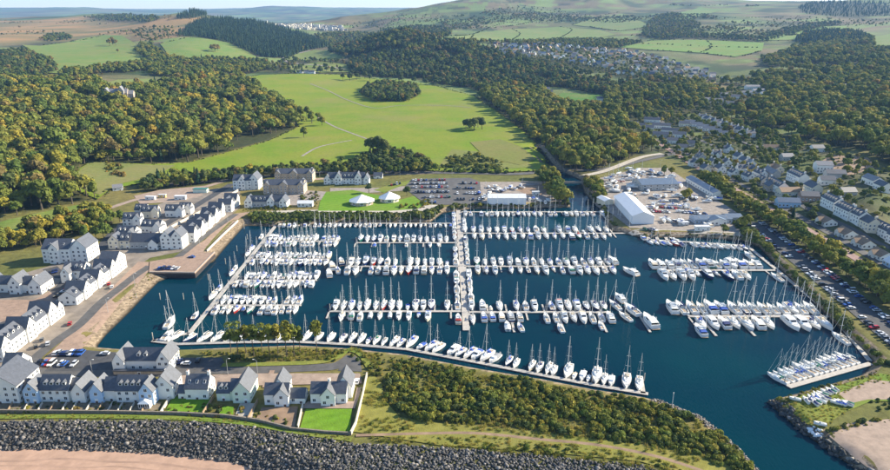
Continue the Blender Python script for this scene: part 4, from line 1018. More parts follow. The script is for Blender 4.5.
# yachts laid up ashore, propped on cradles
for px, py, n in ((612, 183, 5), (628, 177, 7), (640, 172, 5), (632, 184, 3), (690, 199, 7), (716, 200, 4), (655, 222, 5), (672, 223, 4), (700, 227, 4), (668, 205, 4), (604, 188, 3)):
    for i in range(n):
        x, y = G(px + rnd.uniform(-7, 7) + (i - n / 2) * 3.5, py + rnd.uniform(-1.5, 1.5) + (i - n / 2) * .6)
        plan_boat(x, y, rnd.uniform(6.5, 9.5), rnd.choice((.4, 1.2, 1.6, 2.6)) + rnd.uniform(-.2, .2), 'yacht' if rnd.random() < .55 else rnd.choice(['launch', 'cruiser']), 'from left laid up ashore in the right boatyard', 'craft laid up in the boatyard', z=-1)
YARDW = [G(*p) for p in [(600,204),(594,190),(604,180),(640,170),(664,171),(690,190),(724,210),(744,224),(736,231),(700,230),(650,228)]]
for i in range(150):
    x, y = rnd.uniform(130, 232), rnd.uniform(445, 620)
    if sdf(np.array([x]), np.array([y]), YARDW)[0] > -3 or (134 < x < 157 and 453 < y < 518): continue
    plan_boat(x, y, rnd.uniform(5.5, 10), rnd.choice((.3, 1.4, 1.6, 2.9)) + rnd.uniform(-.15, .15), rnd.choice(['launch', 'cruiser', 'launch', 'yacht']), 'from left laid up ashore in the right boatyard', 'craft laid up in the boatyard', z=-1)
for px, py, n in ((500, 190, 7), (520, 190, 6), (486, 196, 4), (530, 200, 4), (546, 202, 5)):
    for i in range(n):
        x, y = G(px + (i - n / 2) * 3.2 + rnd.uniform(-1, 1), py + rnd.uniform(-3, 3))
        plan_boat(x, y, rnd.uniform(6, 8.5), rnd.uniform(-.6, .6), 'yacht' if rnd.random() < .3 else rnd.choice(['launch', 'cruiser']), 'from left laid up behind the white shed', 'craft laid up behind the shed', z=-1)

# keep boats clear of one another, then build: the nearest three hundred yachts singly, the farthest as one mass
kept = []
SOLID = [(134, 157, 453, 518), (G(660, 190.5)[0] - 20, G(660, 190.5)[0] + 20, G(660, 190.5)[1] - 6, G(660, 190.5)[1] + 28), (216, 240, 526, 590), (G(716, 224)[0] - 20, G(716, 224)[0] + 26, G(716, 224)[1] - 8, G(716, 224)[1] + 20), (G(507, 204)[0] - 19, G(507, 204)[0] + 19, G(507, 204)[1] - 4, G(507, 204)[1] + 14), (G(609, 205)[0] - 10, G(609, 205)[0] + 9, G(609, 205)[1] - 5, G(609, 205)[1] + 18), (G(703, 231)[0] - 9, G(703, 231)[0] + 9, G(703, 231)[1] - 4, G(703, 231)[1] + 8)]
for b in BOATS:
    if b['z'] < 0 and any(q[0] < b['x'] < q[1] and q[2] < b['y'] < q[3] for q in SOLID): continue
    ok = True
    for o in kept:
        dx, dy = b['x'] - o['x'], b['y'] - o['y']
        if abs(dx) > 14 or abs(dy) > 14: continue
        ca, sa = math.cos(o['head']), math.sin(o['head']); u, v = dx * ca + dy * sa, -dx * sa + dy * ca
        if abs(u) < (b['L'] + o['L']) * .128 and abs(v) < (b['L'] + o['L']) * .47: ok = False; break
    if ok: kept.append(b)
CRADLE = MB().box(-1.2, 1.2, -2.2, -2.0, 0, .15).box(-1.2, 1.2, 1.4, 1.6, 0, .15).tube([(-1.1, -2.1, .1), (-1.0, -2.1, 1.5)], .06, 4).tube([(1.1, -2.1, .1), (1.0, -2.1, 1.5)], .06, 4).tube([(-1.1, 1.5, .1), (-1.0, 1.5, 1.5)], .06, 4).tube([(1.1, 1.5, .1), (1.0, 1.5, 1.5)], .06, 4).mesh('cradle', FLOAT)
kept.sort(key=lambda b: proj(b['x'], b['y'], 0)[2] / b['L'])
nyacht = 0; FARB = []
for b in kept:
    if b['z'] < 0:
        b['z'] = 3.25 + (1.6 * b['L'] / 10 if b['kind'] == 'yacht' else .75)
    if b['kind'] == 'yacht':
        nyacht += 1
        if nyacht > 298: FARB.append(b); continue
    b['root'] = build_boat(b)
    if b['z'] > 1: obj('cradle', CRADLE, b['root'], (0, 0, -1.62 if b['kind'] == 'yacht' else -.85))
sail = min((b for b in kept if b['kind'] == 'yacht' and 'root' in b), key=lambda b: (b['x'] - 35) ** 2 + (b['y'] - 372) ** 2)
_m = MB(); _m.add([(.05, .55, 2.4), (.25, -3.4, 2.5), (.12, .6, 13.6), (.45, -1.6, 6.5), (-.02, .55, 2.4), (.18, -3.4, 2.5), (.05, .6, 13.6), (.38, -1.6, 6.5)], [(0, 1, 3), (0, 3, 2), (6, 7, 4), (7, 5, 4)])
obj('hoisted_sail', _m.mesh('hoisted_sail', CANV['white']), sail['root']); sail['root'].rotation_euler.z = 1.57 * 0 + sail['head']
for r_w in ROWS.values():
    for i, t in enumerate(r_w):
        if t[2] is sail['root']: r_w[i] = (t[0], 'yacht, tall white sail hoisted', t[2])
print('boats', len(kept), 'yachts', nyacht, 'far', len(FARB))
if FARB:
    V, F, MI, ml = [], [], [], []
    for b in FARB:
        P = rnd.choice(YK); sc = b['L'] / 10; M = Matrix.Translation((b['x'], b['y'], b['z'])) @ Matrix.Rotation(b['head'], 4, 'Z') @ Matrix.Diagonal((sc, sc, sc, 1)); cv = CANV[wpick(COVERS)[0]]; hm = wpick(HULLS)[1]
        for k, me in P.items():
            if k == 'rigging': continue
            ms = [hm, KEELP] if k == 'hull' else [cv] if k in ('sprayhood', 'sail_cover') else list(me.materials)
            o0 = len(V); V += [tuple(M @ v.co) for v in me.vertices]
            for p in me.polygons:
                F.append([o0 + i for i in p.vertices]); m = ms[p.material_index]
                if m not in ml: ml.append(m)
                MI.append(ml.index(m))
    me = bpy.data.meshes.new('far_moored_yachts'); me.from_pydata(V, [], F)
    for m in ml: me.materials.append(m)
    me.polygons.foreach_set('material_index', MI); me.update()
    tag(obj('far_moored_yachts', me), 'dense mass of the farthest small yachts under the far banks', 'moored yachts', kind='stuff')
for x, y in ((-171, 330), (-158, 330), (-145, 330), (-139, 408), (-139, 432), (-139, 384), (-141, 358), (-133, 470), (-148, 455), (-120, 470)): pile(x, y, 'from left among piles off the left spine')
for x, y in ((-61.5, 316), (-62, 381), (-61.5, 425), (88, 315), (106, 381), (121, 446), (86, 245.5), (-142, 283), (40, 252.8), (63, 243.5), (-18, 275.4), (-72, 282.5), (127, 310), (135, 374.6), (170, 310), (170, 375), (145, 242.6), (169, 252.4)): pile(x, y, 'from left of piles at pontoon ends')
# ------------------------------------------------------------------ buildings
RW = {'white': mat('white render', (.80, .78, .72), .85, vary=.05, scale=.4), 'cream': mat('cream render', (.74, .66, .50), .85, vary=.06, scale=.4), 'blue': mat('pale blue render', (.42, .58, .76), .85, vary=.05, scale=.4),
      'green': mat('pale green render', (.66, .74, .60), .85, vary=.05, scale=.4), 'stone': mat('sandstone wall', (.47, .37, .27), .9, vary=.2, scale=.8), 'grey': mat('grey render', (.42, .41, .39), .9, vary=.1, scale=.5),
      'yellow': mat('ochre render', (.66, .46, .12), .85, vary=.05, scale=.4), 'brick': mat('brown brick wall', (.33, .21, .15), .9, vary=.15, scale=.8), 'steel': mat('white steel cladding', (.80, .80, .80), .5), 'bluegrey': mat('blue-grey cladding', (.30, .38, .48), .6)}
SLATE = mat('slate roof', (.052, .060, .078), .58, vary=.3, scale=.9, bump=(3, .3, .04), spec=1.0)
SLATEL = mat('grey slate roof', (.20, .20, .21), .6, vary=.18, scale=.9, bump=(3, .35, .05))
TILE = mat('brown tile roof', (.26, .17, .105), .8, vary=.2, scale=.9, bump=(3, .4, .05))
LEAD = mat('pale sheet roof', (.72, .72, .72), .45, vary=.05, scale=.4)
BLUER = mat('blue-grey sheet roof', (.10, .14, .20), .5, vary=.12, scale=.4)
GLASS = mat('window glass', (.02, .028, .04), .08)
FRAME = mat('white window frame', (.80, .80, .78), .6)
DOORM = mat('painted door', (.10, .06, .05), .5)
POT = mat('chimney pot', (.40, .22, .13), .8)
# a window: frame standing proud of the wall, pane set back in it, sill below (unit size, looking along -y)
_w = MB(); _w.box(-.5, -.40, -.07, .02, 0, 1).box(.40, .5, -.07, .02, 0, 1).box(-.40, .40, -.07, .02, 0, .08).box(-.40, .40, -.07, .02, .92, 1).box(-.03, .03, -.06, .02, .08, .92)
_w.box(-.56, .56, -.13, .02, -.06, 0)
_w.add([(-.40, -.02, .08), (.40, -.02, .08), (.40, -.02, .92), (-.40, -.02, .92)], [(0, 1, 2, 3)], 1)
WINME = _w.mesh('window', [FRAME, GLASS])
_d = MB(); _d.box(-.5, .5, -.08, .02, 0, 1).box(-.36, .36, -.11, -.08, .06, .55, 1); DOORME = _d.mesh('door', [FRAME, DOORM])
_k = MB(); _k.box(-.45, .45, -.6, .6, -1.4, 1.1).box(-.5, .5, -.65, .65, 1.1, 1.25).tube([(0, -.3, 1.25), (0, -.3, 1.75)], .13, 6, 1).tube([(0, .3, 1.25), (0, .3, 1.75)], .13, 6, 1)
_s = MB(); _s.box(-.5, .5, -.75, .75, 0, .09).add([(-.4, -.65, .094), (.4, -.65, .094), (.4, .65, .094), (-.4, .65, .094)], [(0, 1, 2, 3)], 1); SKYME = _s.mesh('skylight', [FRAME, GLASS])
def dormer_me(roof):
    key = 'dormer ' + roof.name
    if key not in VARIANT:
        b = MB(); b.add([(-.75, 0, 0), (.75, 0, 0), (.75, 0, 1.25), (0, 0, 1.85), (-.75, 0, 1.25), (-.75, 2.2, 0), (.75, 2.2, 0), (.75, 2.2, 1.25), (0, 2.2, 1.85), (-.75, 2.2, 1.25)],
                        [(0, 1, 2, 3, 4), (1, 6, 7, 2), (5, 0, 4, 9), (6, 5, 9, 8, 7)], 0)
        for s in (-1, 1): b.add([(s * .95, -.2, 1.13), (0, -.2, 1.9), (0, 2.3, 1.9), (s * .95, 2.3, 1.13), (s * .95, -.2, 1.23), (0, -.2, 2.0), (0, 2.3, 2.0), (s * .95, 2.3, 1.23)], [(0, 1, 5, 4), (4, 5, 6, 7), (0, 4, 7, 3), (0, 3, 2, 1)], 1)
        b.add([(-.5, -.03, .25), (.5, -.03, .25), (.5, -.03, 1.15), (-.5, -.03, 1.15)], [(0, 1, 2, 3)], 2)
        VARIANT[key] = b.mesh('dormer', [FRAME, roof, GLASS])
    return VARIANT[key]
def chimney_me(wall):
    key = 'chimney ' + wall.name
    if key not in VARIANT: VARIANT[key] = _k.mesh('chimney', [wall, POT])
    return VARIANT[key]

def house(name, x, y, rz, blocks, wall, roof=SLATE, z=None, win=(2.7, 1.4, 1.5), dormers=(), chimneys=(), skylights=(), wins=True, winmax=999, hip=0.0, doors=True):
    """blocks: (x0, x1, y0, y1, eaves, rise, ridge axis[, wall key]) in the house's own axes, front towards -y"""
    if z is None: z = zat(x, y) if y > 640 or x > 235 else 3.0
    root = empty(name, (x, y, z), rz)
    cr, sr = math.cos(rz), math.sin(rz)
    roofs = []
    for bi, bl in enumerate(blocks):
        x0, x1, y0, y1, e, r, ax = bl[:7]; wk = bl[7] if len(bl) > 7 else wall; rm = bl[8] if len(bl) > 8 else roof
        off = .012 * bi
        cx, cy = (x0 + x1) / 2, (y0 + y1) / 2
        bw, bd = x1 - x0, y1 - y0; nn = max(1, int(round(max(bw, bd) / min(bw, bd))))
        for q in range(nn):
            t = (q + .5) / nn; ux, uy = (x0 + bw * t, cy) if bw > bd else (cx, y0 + bd * t)
            AVOID.append((x + ux * cr - uy * sr, y + ux * sr + uy * cr, min(bw, bd) * .6 + .4))
        if x > 240 and y < 1300: AVOID.append((x + cx * cr - cy * sr - 2, y + cx * sr + cy * cr - 8, max(x1 - x0, y1 - y0) * .45))
        m = MB(); b0 = -1.5
        if ax == 'x': V = [(x0, y0, b0), (x1, y0, b0), (x1, y1, b0), (x0, y1, b0), (x0, y0, e), (x1, y0, e), (x1, y1, e), (x0, y1, e), (x0 + hip, cy, e + r), (x1 - hip, cy, e + r)]; Fc = [(0, 1, 5, 4), (2, 3, 7, 6), (1, 2, 6, 9, 5) if not hip else (1, 2, 6, 5), (3, 0, 4, 8, 7) if not hip else (3, 0, 4, 7)]
        else: V = [(x0, y0, b0), (x1, y0, b0), (x1, y1, b0), (x0, y1, b0), (x0, y0, e), (x1, y0, e), (x1, y1, e), (x0, y1, e), (cx, y0 + hip, e + r), (cx, y1 - hip, e + r)]; Fc = [(0, 1, 5, 8, 4) if not hip else (0, 1, 5, 4), (2, 3, 7, 9, 6) if not hip else (2, 3, 7, 6), (1, 2, 6, 5), (3, 0, 4, 7)]
        m.add(V, Fc); obj('wall', m.mesh('wall', RW[wk]), root)
        # roof: slabs with an overhang
        q = MB(); o = .32; th = .20
        if r > 0:
            half = (y1 - y0) / 2 if ax == 'x' else (x1 - x0) / 2
            s = r / half; d = o * s; zt = th + off
            a0, a1 = (x0, x1) if ax == 'x' else (y0, y1)
            c0 = cy if ax == 'x' else cx
            og = .0 if hip else .22
            def P(along, across, zz): return (along, c0 + across, zz) if ax == 'x' else (c0 + across, along, zz)
            for sg in (-1, 1):
                T = [P(a0 - og - (o if hip else 0), sg * (half + o), e - d + zt), P(a1 + og + (o if hip else 0), sg * (half + o), e - d + zt), P(a1 + og - hip, 0, e + r + zt), P(a0 - og + hip, 0, e + r + zt)]
                Bq = [(p[0], p[1], p[2] - th + .01) for p in T]
                fl = (sg < 0) == (ax == 'x')
                fs = [(0, 1, 2, 3), (7, 6, 5, 4), (4, 5, 1, 0), (1, 5, 6, 2), (0, 3, 7, 4)]
                q.add(T + Bq, fs if fl else [f[::-1] for f in fs])
            if hip:
                for al, en in ((a0, -1), (a1, 1)):
                    T = [P(al + en * o, -(half + o), e - d + zt), P(al + en * o, half + o, e - d + zt), P(al - en * hip, 0, e + r + zt)]
                    q.add(T, [(0, 2, 1) if (en > 0) == (ax == 'x') else (0, 1, 2)][::1]); q.add(T, [(0, 1, 2)])
        else:
            q.box(x0 - .25, x1 + .25, y0 - .25, y1 + .25, e + off, e + .25 + off); q.box(x0 - .25, x1 + .25, y0 - .25, y0 - .05, e + .25 + off, e + .55 + off)
        roofs.append(obj('roof', q.mesh('roof', rm), root))
    # windows on the sides that look towards the viewer's half of the place
    nwin = 0
    if wins:
        vx, vy = -x, -y
        for bi, bl in enumerate(blocks):
            x0, x1, y0, y1, e, r, ax = bl[:7]
            for side, (ax0, ay0, dx, dy, ln, ang) in {'S': (x0, y0, 1, 0, x1 - x0, 0), 'E': (x1, y0, 0, 1, y1 - y0, math.pi / 2), 'N': (x1, y1, -1, 0, x1 - x0, math.pi), 'W': (x0, y1, 0, -1, y1 - y0, -math.pi / 2)}.items():
                nx, ny = dy, -dx
                wx, wy = nx * cr - ny * sr, nx * sr + ny * cr
                if wx * vx + wy * vy < 30: continue
                gable = (ax == 'y' and side in 'SN') or (ax == 'x' and side in 'EW')
                floors = max(1, int((e - .4) / 2.55)) + (1 if gable and r > 3.0 else 0)
                for fl in range(floors):
                    zz = .95 + fl * 2.55
                    top = fl * 2.55 + 2.4 > e
                    n = max(1, int(ln / win[0])) if not top else 1
                    for k in range(n):
                        t = ln * (k + .5) / n; qx, qy = ax0 + dx * t, ay0 + dy * t
                        if any(j != bi and B[0] - .2 < qx + nx * .3 < B[1] + .2 and B[2] - .2 < qy + ny * .3 < B[3] + .2 and zz < B[4] + .5 for j, B in enumerate(blocks)): continue
                        if nwin >= winmax: continue
                        nwin += 1
                        isdoor = doors and fl == 0 and k == n // 2 and side == 'S'
                        o = obj('door' if isdoor else 'window', DOORME if isdoor else WINME, root, (qx, qy, .02 if isdoor else zz), ang, (win[1] * (.95 if isdoor else 1), 1, 2.1 if isdoor else win[2]))
    for bi, cnt, t0, t1 in dormers:
        x0, x1, y0, y1, e, r, ax = blocks[bi][:7]
        for k in range(cnt):
            f = t0 + (t1 - t0) * (k + .5) / cnt
            if ax == 'x': h = (y1 - y0) / 2; obj('dormer', dormer_me(roof), roofs[bi], (x0 + (x1 - x0) * f, y0 + h * .28, e + r * .28 + .1))
            else: h = (x1 - x0) / 2; obj('dormer', dormer_me(roof), roofs[bi], (x1 - h * .28, y0 + (y1 - y0) * f, e + r * .28 + .1), math.pi / 2)
    for bi, f in chimneys:
        x0, x1, y0, y1, e, r, ax = blocks[bi][:7]; wk = blocks[bi][7] if len(blocks[bi]) > 7 else wall
        if ax == 'x': obj('chimney', chimney_me(RW[wk]), roofs[bi], (x0 + (x1 - x0) * f, (y0 + y1) / 2 + .03, e + r + .2), 0)
        else: obj('chimney', chimney_me(RW[wk]), roofs[bi], ((x0 + x1) / 2 + .03, y0 + (y1 - y0) * f, e + r + .2), math.pi / 2)
    for bi, cnt in skylights:
        x0, x1, y0, y1, e, r, ax = blocks[bi][:7]; h = (y1 - y0) / 2; sl = math.atan2(r, h)
        for k in range(cnt):
            o = obj('skylight', SKYME, roofs[bi], (x0 + (x1 - x0) * (k + .5) / cnt, y0 + h * .45, e + r * .45 + .22)); o.rotation_euler = (sl, 0, 0)
    return root

def at(px, py, z=3.0): return G(px, py, z)
# -- front row above the rock armour
def H(px, py, blocks, wall, label, name='house', cat='house', rz=0.0, group='houses of the front row', **k):
    x, y = at(px, py); return tag(house(name, x, y, rz, blocks, wall, **k), label, cat, group)
H(329, 404, [(-7.2, 7, 0, 7.5, 4.9, 3.0, 'x'), (-2.8, 2.8, -1.8, 4, 4.9, 3.3, 'y'), (2.2, 8.6, 4.2, 13.5, 5.2, 4.6, 'y')], 'white', 'white house with front gable behind a square bright lawn', chimneys=[(0, .5)])
H(278, 405, [(-5.2, 4.4, 0, 7, 4.9, 3.0, 'x'), (-1.0, 4.6, -1.4, 4, 4.8, 3.2, 'y'), (4.4, 10.6, .8, 7.0, 2.8, 2.6, 'x'), (-3.2, 2.8, 4, 13.0, 5.2, 4.2, 'y')], 'white', 'white gabled house with low garage wing and terraced rock garden')
H(236, 401, [(-7.5, -2.2, 0, 6.5, 3.8, 2.8, 'x'), (-2.2, 1, .2, 8, 4.6, 3.2, 'x'), (-.6, 6.2, -1.6, 10.5, 5.4, 4.0, 'y')], 'green', 'pale green house with a big front gable and low left wing', dormers=[(0, 2, .1, .9)])
H(197, 400, [(-4.4, 4.8, 0, 8.5, 5.2, 4.2, 'x'), (-7.6, -4.4, .6, 6, 2.9, 2.2, 'x')], 'white', 'plain white house with three skylights between two lawns', skylights=[(0, 3)], chimneys=[(0, .04), (0, .96)])
H(128, 403, [(-14.5, -9.6, -.4, 8, 5.4, 3.6, 'y', 'blue'), (-9.6, -4.4, 1.2, 8.5, 5.2, 3.8, 'x'), (-4.4, 7.5, .2, 9, 5.6, 4.4, 'x'), (5.8, 11.4, -1.8, 5, 6.2, 3.8, 'y', 'blue'), (9.4, 17.4, 2.6, 12, 6.0, 4.6, 'y')], 'white', 'white and pale blue terrace ending in a tall bright gable', 'terrace', 'terrace', dormers=[(2, 4, .05, .85)])
H(54, 402, [(-13.8, -10.4, 1, 8, 5.0, 3.0, 'x'), (-10.6, -5.0, -1.4, 6, 6.0, 3.6, 'y', 'blue'), (-5.0, 6.4, 0, 8.5, 5.6, 4.4, 'x'), (6.4, 9.6, .8, 8.2, 5.0, 3.4, 'x'), (8.2, 13.4, -1.0, 9, 5.4, 3.6, 'y')], 'white', 'white terrace with a pale blue gable beside the car park', 'terrace', 'terrace', dormers=[(2, 4, .08, .95)])
for px, py, rz_ in ((127, 404.5, 0), (52, 404, 0)):
    pass
H(4, 404, [(-9, 6.5, 0, 15, 8.2, 5.4, 'y'), (-9, -2, 15, 24, 7.6, 4.6, 'x')], 'white', 'tall white end block at the lower left edge', 'apartment_block', 'apartment block')
H(143, 372, [(-9.0, 9.5, 1, 9, 5.2, 4.0, 'x'), (-12.4, -7.4, -.6, 10.5, 5.4, 3.8, 'y'), (6.6, 12.2, -.6, 10.5, 5.8, 4.2, 'y'), (-11.5, 10.5, -2.4, -.9, 1.6, 0, 'x', 'stone')], 'white', 'white house with twin cross gables standing alone by the water', dormers=[(0, 2, .3, .62)])
# conservatory on the terrace
cons = MB(); cons.box(-2.2, 2.2, -2.4, 0, 0, 2.4).add([(-2.4, -2.6, 2.4), (2.4, -2.6, 2.4), (2.4, 0, 2.4), (-2.4, 0, 2.4), (0, -1.6, 3.7), (0, 0, 3.7)], [(0, 1, 4), (1, 2, 5, 4), (3, 0, 4, 5)])
for k in range(5): cons.box(-2.0 + k * .85, -1.4 + k * .85, -2.43, -2.405, .7, 2.2, 1)
x, y = at(147, 406); tag(obj('conservatory', cons.mesh('conservatory', [FRAME, GLASS]), None, (x, y, 3.05)), 'white glazed conservatory in front of the pale blue gable', 'conservatory')
# -- terraces along the quay street, fronts to the right
def row_y(xf, y0, parts, label, depth=9.5, wall='white', **k):
    """a terrace along y with its front at x = xf; parts: (length, eaves, rise, gabled?)"""
    bl = []; dm = []; t = 0
    for ln, e, r, g in parts:
        if g: bl.append((-depth, .9, t, t + ln, e, r, 'x'))
        else: bl.append((-depth, 0, t, t + ln, e, r, 'y')); dm.append((len(bl) - 1, max(1, int(ln / 3.6)), 0.02, .98))
        t += ln
    return tag(house('terrace', xf, y0, 0, bl, wall, dormers=dm, doors=False, **k), label, 'terrace', 'quayside terraces')
row_y(-197, 256, [(6.5, 7.6, 3.8, 1), (12, 7.0, 4.0, 0), (6.5, 7.8, 4.0, 1), (11, 6.8, 4.0, 0), (7, 7.4, 4.2, 1), (5.5, 5.4, 3.4, 1)], 'long white terrace nearest the camera on the quay street')
row_y(-196, 316, [(7, 4.6, 3.4, 0), (7, 6.2, 3.6, 1), (8, 5.8, 3.6, 0), (7, 6.6, 3.8, 1), (8, 6.0, 3.6, 0), (6.5, 7.2, 3.8, 1), (12, 8.2, 4.2, 1)], 'white stepped terrace opposite the stone bank, taller at its far end')
tag(house('house', -222, 346, 0, [(0, 12, 4, 14, 6.2, 3.6, 'x'), (1, 6, 0, 8, 6.0, 3.4, 'y')], 'white', dormers=[(0, 2, .5, .95)]), 'white house in the courtyard behind the stepped terrace', 'house', 'marina village houses')
tag(house('apartment_block', -250, 378, 0, [(0, 17, 0, 13, 9.4, 4.4, 'x'), (5, 11, -1.6, 6, 9.6, 3.6, 'y'), (17, 27, 1.5, 16, 9.4, 5.2, 'y')], 'white', skylights=[(0, 2)]), 'tall white block standing against the autumn trees', 'apartment block', 'marina village houses')
tag(house('terrace', -254, 331, 0, [(0, 6, 0, 9, 5.6, 3.6, 'y'), (6, 13, 1.5, 9, 5.2, 3.6, 'x'), (13, 19.5, -.8, 9.5, 6.4, 4.2, 'y'), (19.5, 24, 1, 9, 5.2, 3.4, 'x'), (24, 31, -1, 11, 5.4, 4.0, 'y')], 'white'), 'white terrace with three gables behind the nearest courtyard', 'terrace', 'marina village houses')
tag(house('terrace', -222, 404, 0, [(0, 7, -.6, 8, 6.0, 3.6, 'y', 'cream'), (7, 14, 0, 8.5, 5.8, 4.0, 'x', 'cream'), (14, 35, 0, 9, 5.0, 4.4, 'x', 'grey'), (27, 33, -2.4, 3, 4.4, 3.0, 'y'), (35, 42, -1.2, 10, 8.6, 4.2, 'y'), (42, 49, -1.0, 10, 8.6, 4.2, 'y')], 'white', dormers=[(1, 2, 0, 1)]), 'cream and white terrace facing the concrete pier', 'terrace', 'marina village houses')
row_y(-170.5, 416, [(6, 7.4, 3.6, 1), (8, 6.2, 3.8, 0), (6.5, 7.2, 3.8, 1), (8, 6.0, 3.6, 0), (6.5, 7.0, 3.8, 1), (8, 6.2, 3.6, 0), (6.5, 7.4, 3.8, 1), (8, 6.0, 3.6, 0), (7, 7.4, 4.0, 1)], 'white row of gables along the ramped quay street')
row_y(-168, 488, [(7, 6.4, 3.6, 1), (8, 5.8, 3.6, 0), (7, 6.6, 3.8, 1)], 'short white row at the top of the quay street')
VH = [(150, 218, 12, 8, 5.4, 'cream', 'dark-roofed cream house with dormers in the upper village'), (174, 217, 13, 8, 5.2, 'white', 'white house right of the cream one in the upper village'), (151, 233, 14, 9, 5.0, 'white', 'white house with a broad hipped-looking roof in mid village'),
      (132, 226, 12, 9, 5.6, 'white', 'white house at the village edge below the trees'), (126, 240, 13, 9, 5.2, 'white', 'white house nearest the left trees of the upper village'), (185, 214, 9, 8, 4.6, 'white', 'small white house beside the diagonal lane'), (141, 216, 9, 8, 5.0, 'white', 'narrow white house behind the upper village trees')]
for px, py, w, d, e, wc, lb in VH:
    x, y = at(px, py); tag(house('house', x, y, rnd.choice((0, .12, -.1)), [(-w / 2, w / 2, 0, d, e, 3.6, 'x'), (w / 2 - 4.6, w / 2 + .6, -1.4, d * .6, e, 3.0, 'y')], wc, dormers=[(0, 2, .02, .55)]), lb, 'house', 'marina village houses')
# -- top of the basin
x, y = at(246, 190); tag(house('apartment_block', x, y, 0, [(-11, 5, 0, 11, 8.8, 4.0, 'x'), (-6, 0, -1.5, 6, 9, 3.8, 'y'), (3, 11, 1, 15, 9.0, 5.0, 'y')], 'white'), 'tall white block at the top left corner of the basin', 'apartment block', 'waterside buildings')
for px, py, lb in ((294, 182, 'long stone-coloured apartment block, farther of two alike'), (284, 194, 'long stone-coloured apartment block, nearer of two alike')):
    x, y = at(px, py); tag(house('apartment_block', x, y, 0, [(-17, 17, 0, 13, 8.0, 3.4, 'x'), (-3.6, 3.6, -1.5, 5, 8.2, 3.0, 'y'), (-17.4, -12, -1.0, 8, 8.1, 2.6, 'y'), (12, 17.4, -1.0, 14, 8.1, 2.8, 'y')], 'stone', SLATEL if 0 else SLATE, win=(2.6, 1.1, 1.4)), lb, 'apartment block', 'waterside buildings')
x, y = at(266, 207.5); tag(house('house', x, y, 0, [(-16, 14, 1, 9, 4.8, 3.8, 'x', 'grey'), (-17, -11, -.6, 9.5, 5.0, 3.8, 'y'), (1, 6.5, -.6, 7, 5.4, 3.8, 'y'), (11, 17, -1.0, 10, 5.0, 3.6, 'y')], 'white', dormers=[(0, 3, .2, .55)]), 'dark-roofed waterside house with three white gables', 'house', 'waterside buildings')
x, y = at(305, 207); tag(house('garden_room', x, y, 0, [(-6, 6, 0, 6, 3.0, 1.6, 'x')], 'white', LEAD), 'low white garden room with a pale roof by the lawn', 'garden room', 'waterside buildings')
x, y = at(346, 184.5); tag(house('hotel', x, y, 0, [(-17, 17, 1.5, 11, 5.6, 4.4, 'x'), (-20, -14, 0, 9, 5.0, 4.0, 'y'), (-10, -4, -.6, 8, 6.6, 4.4, 'y'), (8, 14, -.6, 8, 6.6, 4.4, 'y'), (16, 21, 0, 10, 5.0, 4.0, 'y')], 'white', dormers=[(0, 4, .3, .72)], skylights=[]), 'long white gabled inn behind the two pavilions', 'inn', 'waterside buildings')
x, y = at(378, 178.5); tag(house('lodge', x, y, 0, [(-4.2, 4.2, 0, 6.5, 2.8, 2.4, 'x')], 'white'), 'small white lodge right of the gabled inn', 'lodge', 'waterside buildings')
CLOTH = mat('white membrane roof', (.82, .80, .76), .6)
def pavilion(px, py, w, wallmat, label):
    x, y = at(px, py); root = tag(empty('pavilion', (x, y, 3.05), .1), label, 'pavilion', 'white-roofed pavilions')
    b = MB(); n = 8; R = [[(math.cos(2 * math.pi * k / n + .39) * w * f, math.sin(2 * math.pi * k / n + .39) * w * f * .85, z) for k in range(n)] for f, z in ((1.0, 3.0), (.99, 3.25), (.55, 5.4), (.16, 7.3), (.05, 7.9))]
    b.loft(R); obj('roof', b.mesh('roof', CLOTH), root)
    c = MB(); c.loft([[(math.cos(2 * math.pi * k / n + .39) * w * .88, math.sin(2 * math.pi * k / n + .39) * w * .75, z) for k in range(n)] for z in (-.5, 3.02)]); obj('wall', c.mesh('wall', wallmat), root)
    for k in (4, 5, 6):
        a = 2 * math.pi * (k + .5) / n + .39; r0 = .88 * math.cos(math.pi / n)
        obj('window', WINME, root, (math.cos(a) * w * r0 * 1.004, math.sin(a) * w * .755 * math.cos(math.pi / n), .7), a + math.pi / 2, (3.0, 1, 1.8))
    AVOID.append((x, y, w + 2))
pavilion(362, 204, 11, RW['stone'], 'larger white pyramid-roofed pavilion on the lawn'); pavilion(389.5, 201, 9.5, RW['cream'], 'smaller white pyramid-roofed pavilion near the car park')
# -- boatyard sheds
x, y = at(507, 204); tag(house('boat_shed', x, y, 0, [(-15.5, 15.5, 0, 10, 5.0, 2.2, 'x')], 'steel', LEAD, wins=False), 'long white shed on the far quay behind the masts', 'shed', 'boatyard buildings')
tag(house('boat_shed', 138, 457, 0, [(0, 16, 0, 56, 6.2, 3.2, 'y')], 'steel', LEAD, wins=False), 'big white-roofed boat shed beside the lifting dock', 'shed', 'boatyard buildings')
x, y = at(660, 190.5); tag(house('workshop', x, y, .12, [(-17, 17, 0, 22, 5.5, 2.8, 'x')], 'grey', BLUER, win=(5, 2, 1.6)), 'dark blue-grey roofed workshop in the boatyard', 'workshop', 'boatyard buildings')
tag(house('workshop', 226, 530, .06, [(0, 9, 0, 56, 4.2, 1.8, 'y')], 'white', BLUER, win=(5, 2, 1.4)), 'long narrow blue-roofed workshop row by the railway', 'workshop', 'boatyard buildings')
x, y = at(716, 224); tag(house('chandlery', x, y, .05, [(-16, 12, 0, 11, 3.6, 1.8, 'x', 'bluegrey'), (-6, 6, -4, 4, 3.8, 2.0, 'y', 'white'), (10, 22, 4, 14, 3.4, 1.6, 'x', 'grey')], 'white', BLUER, win=(3, 1.6, 1.5), skylights=[(0, 4)]), 'low blue-grey roofed marina office above the right bank', 'office', 'boatyard buildings')
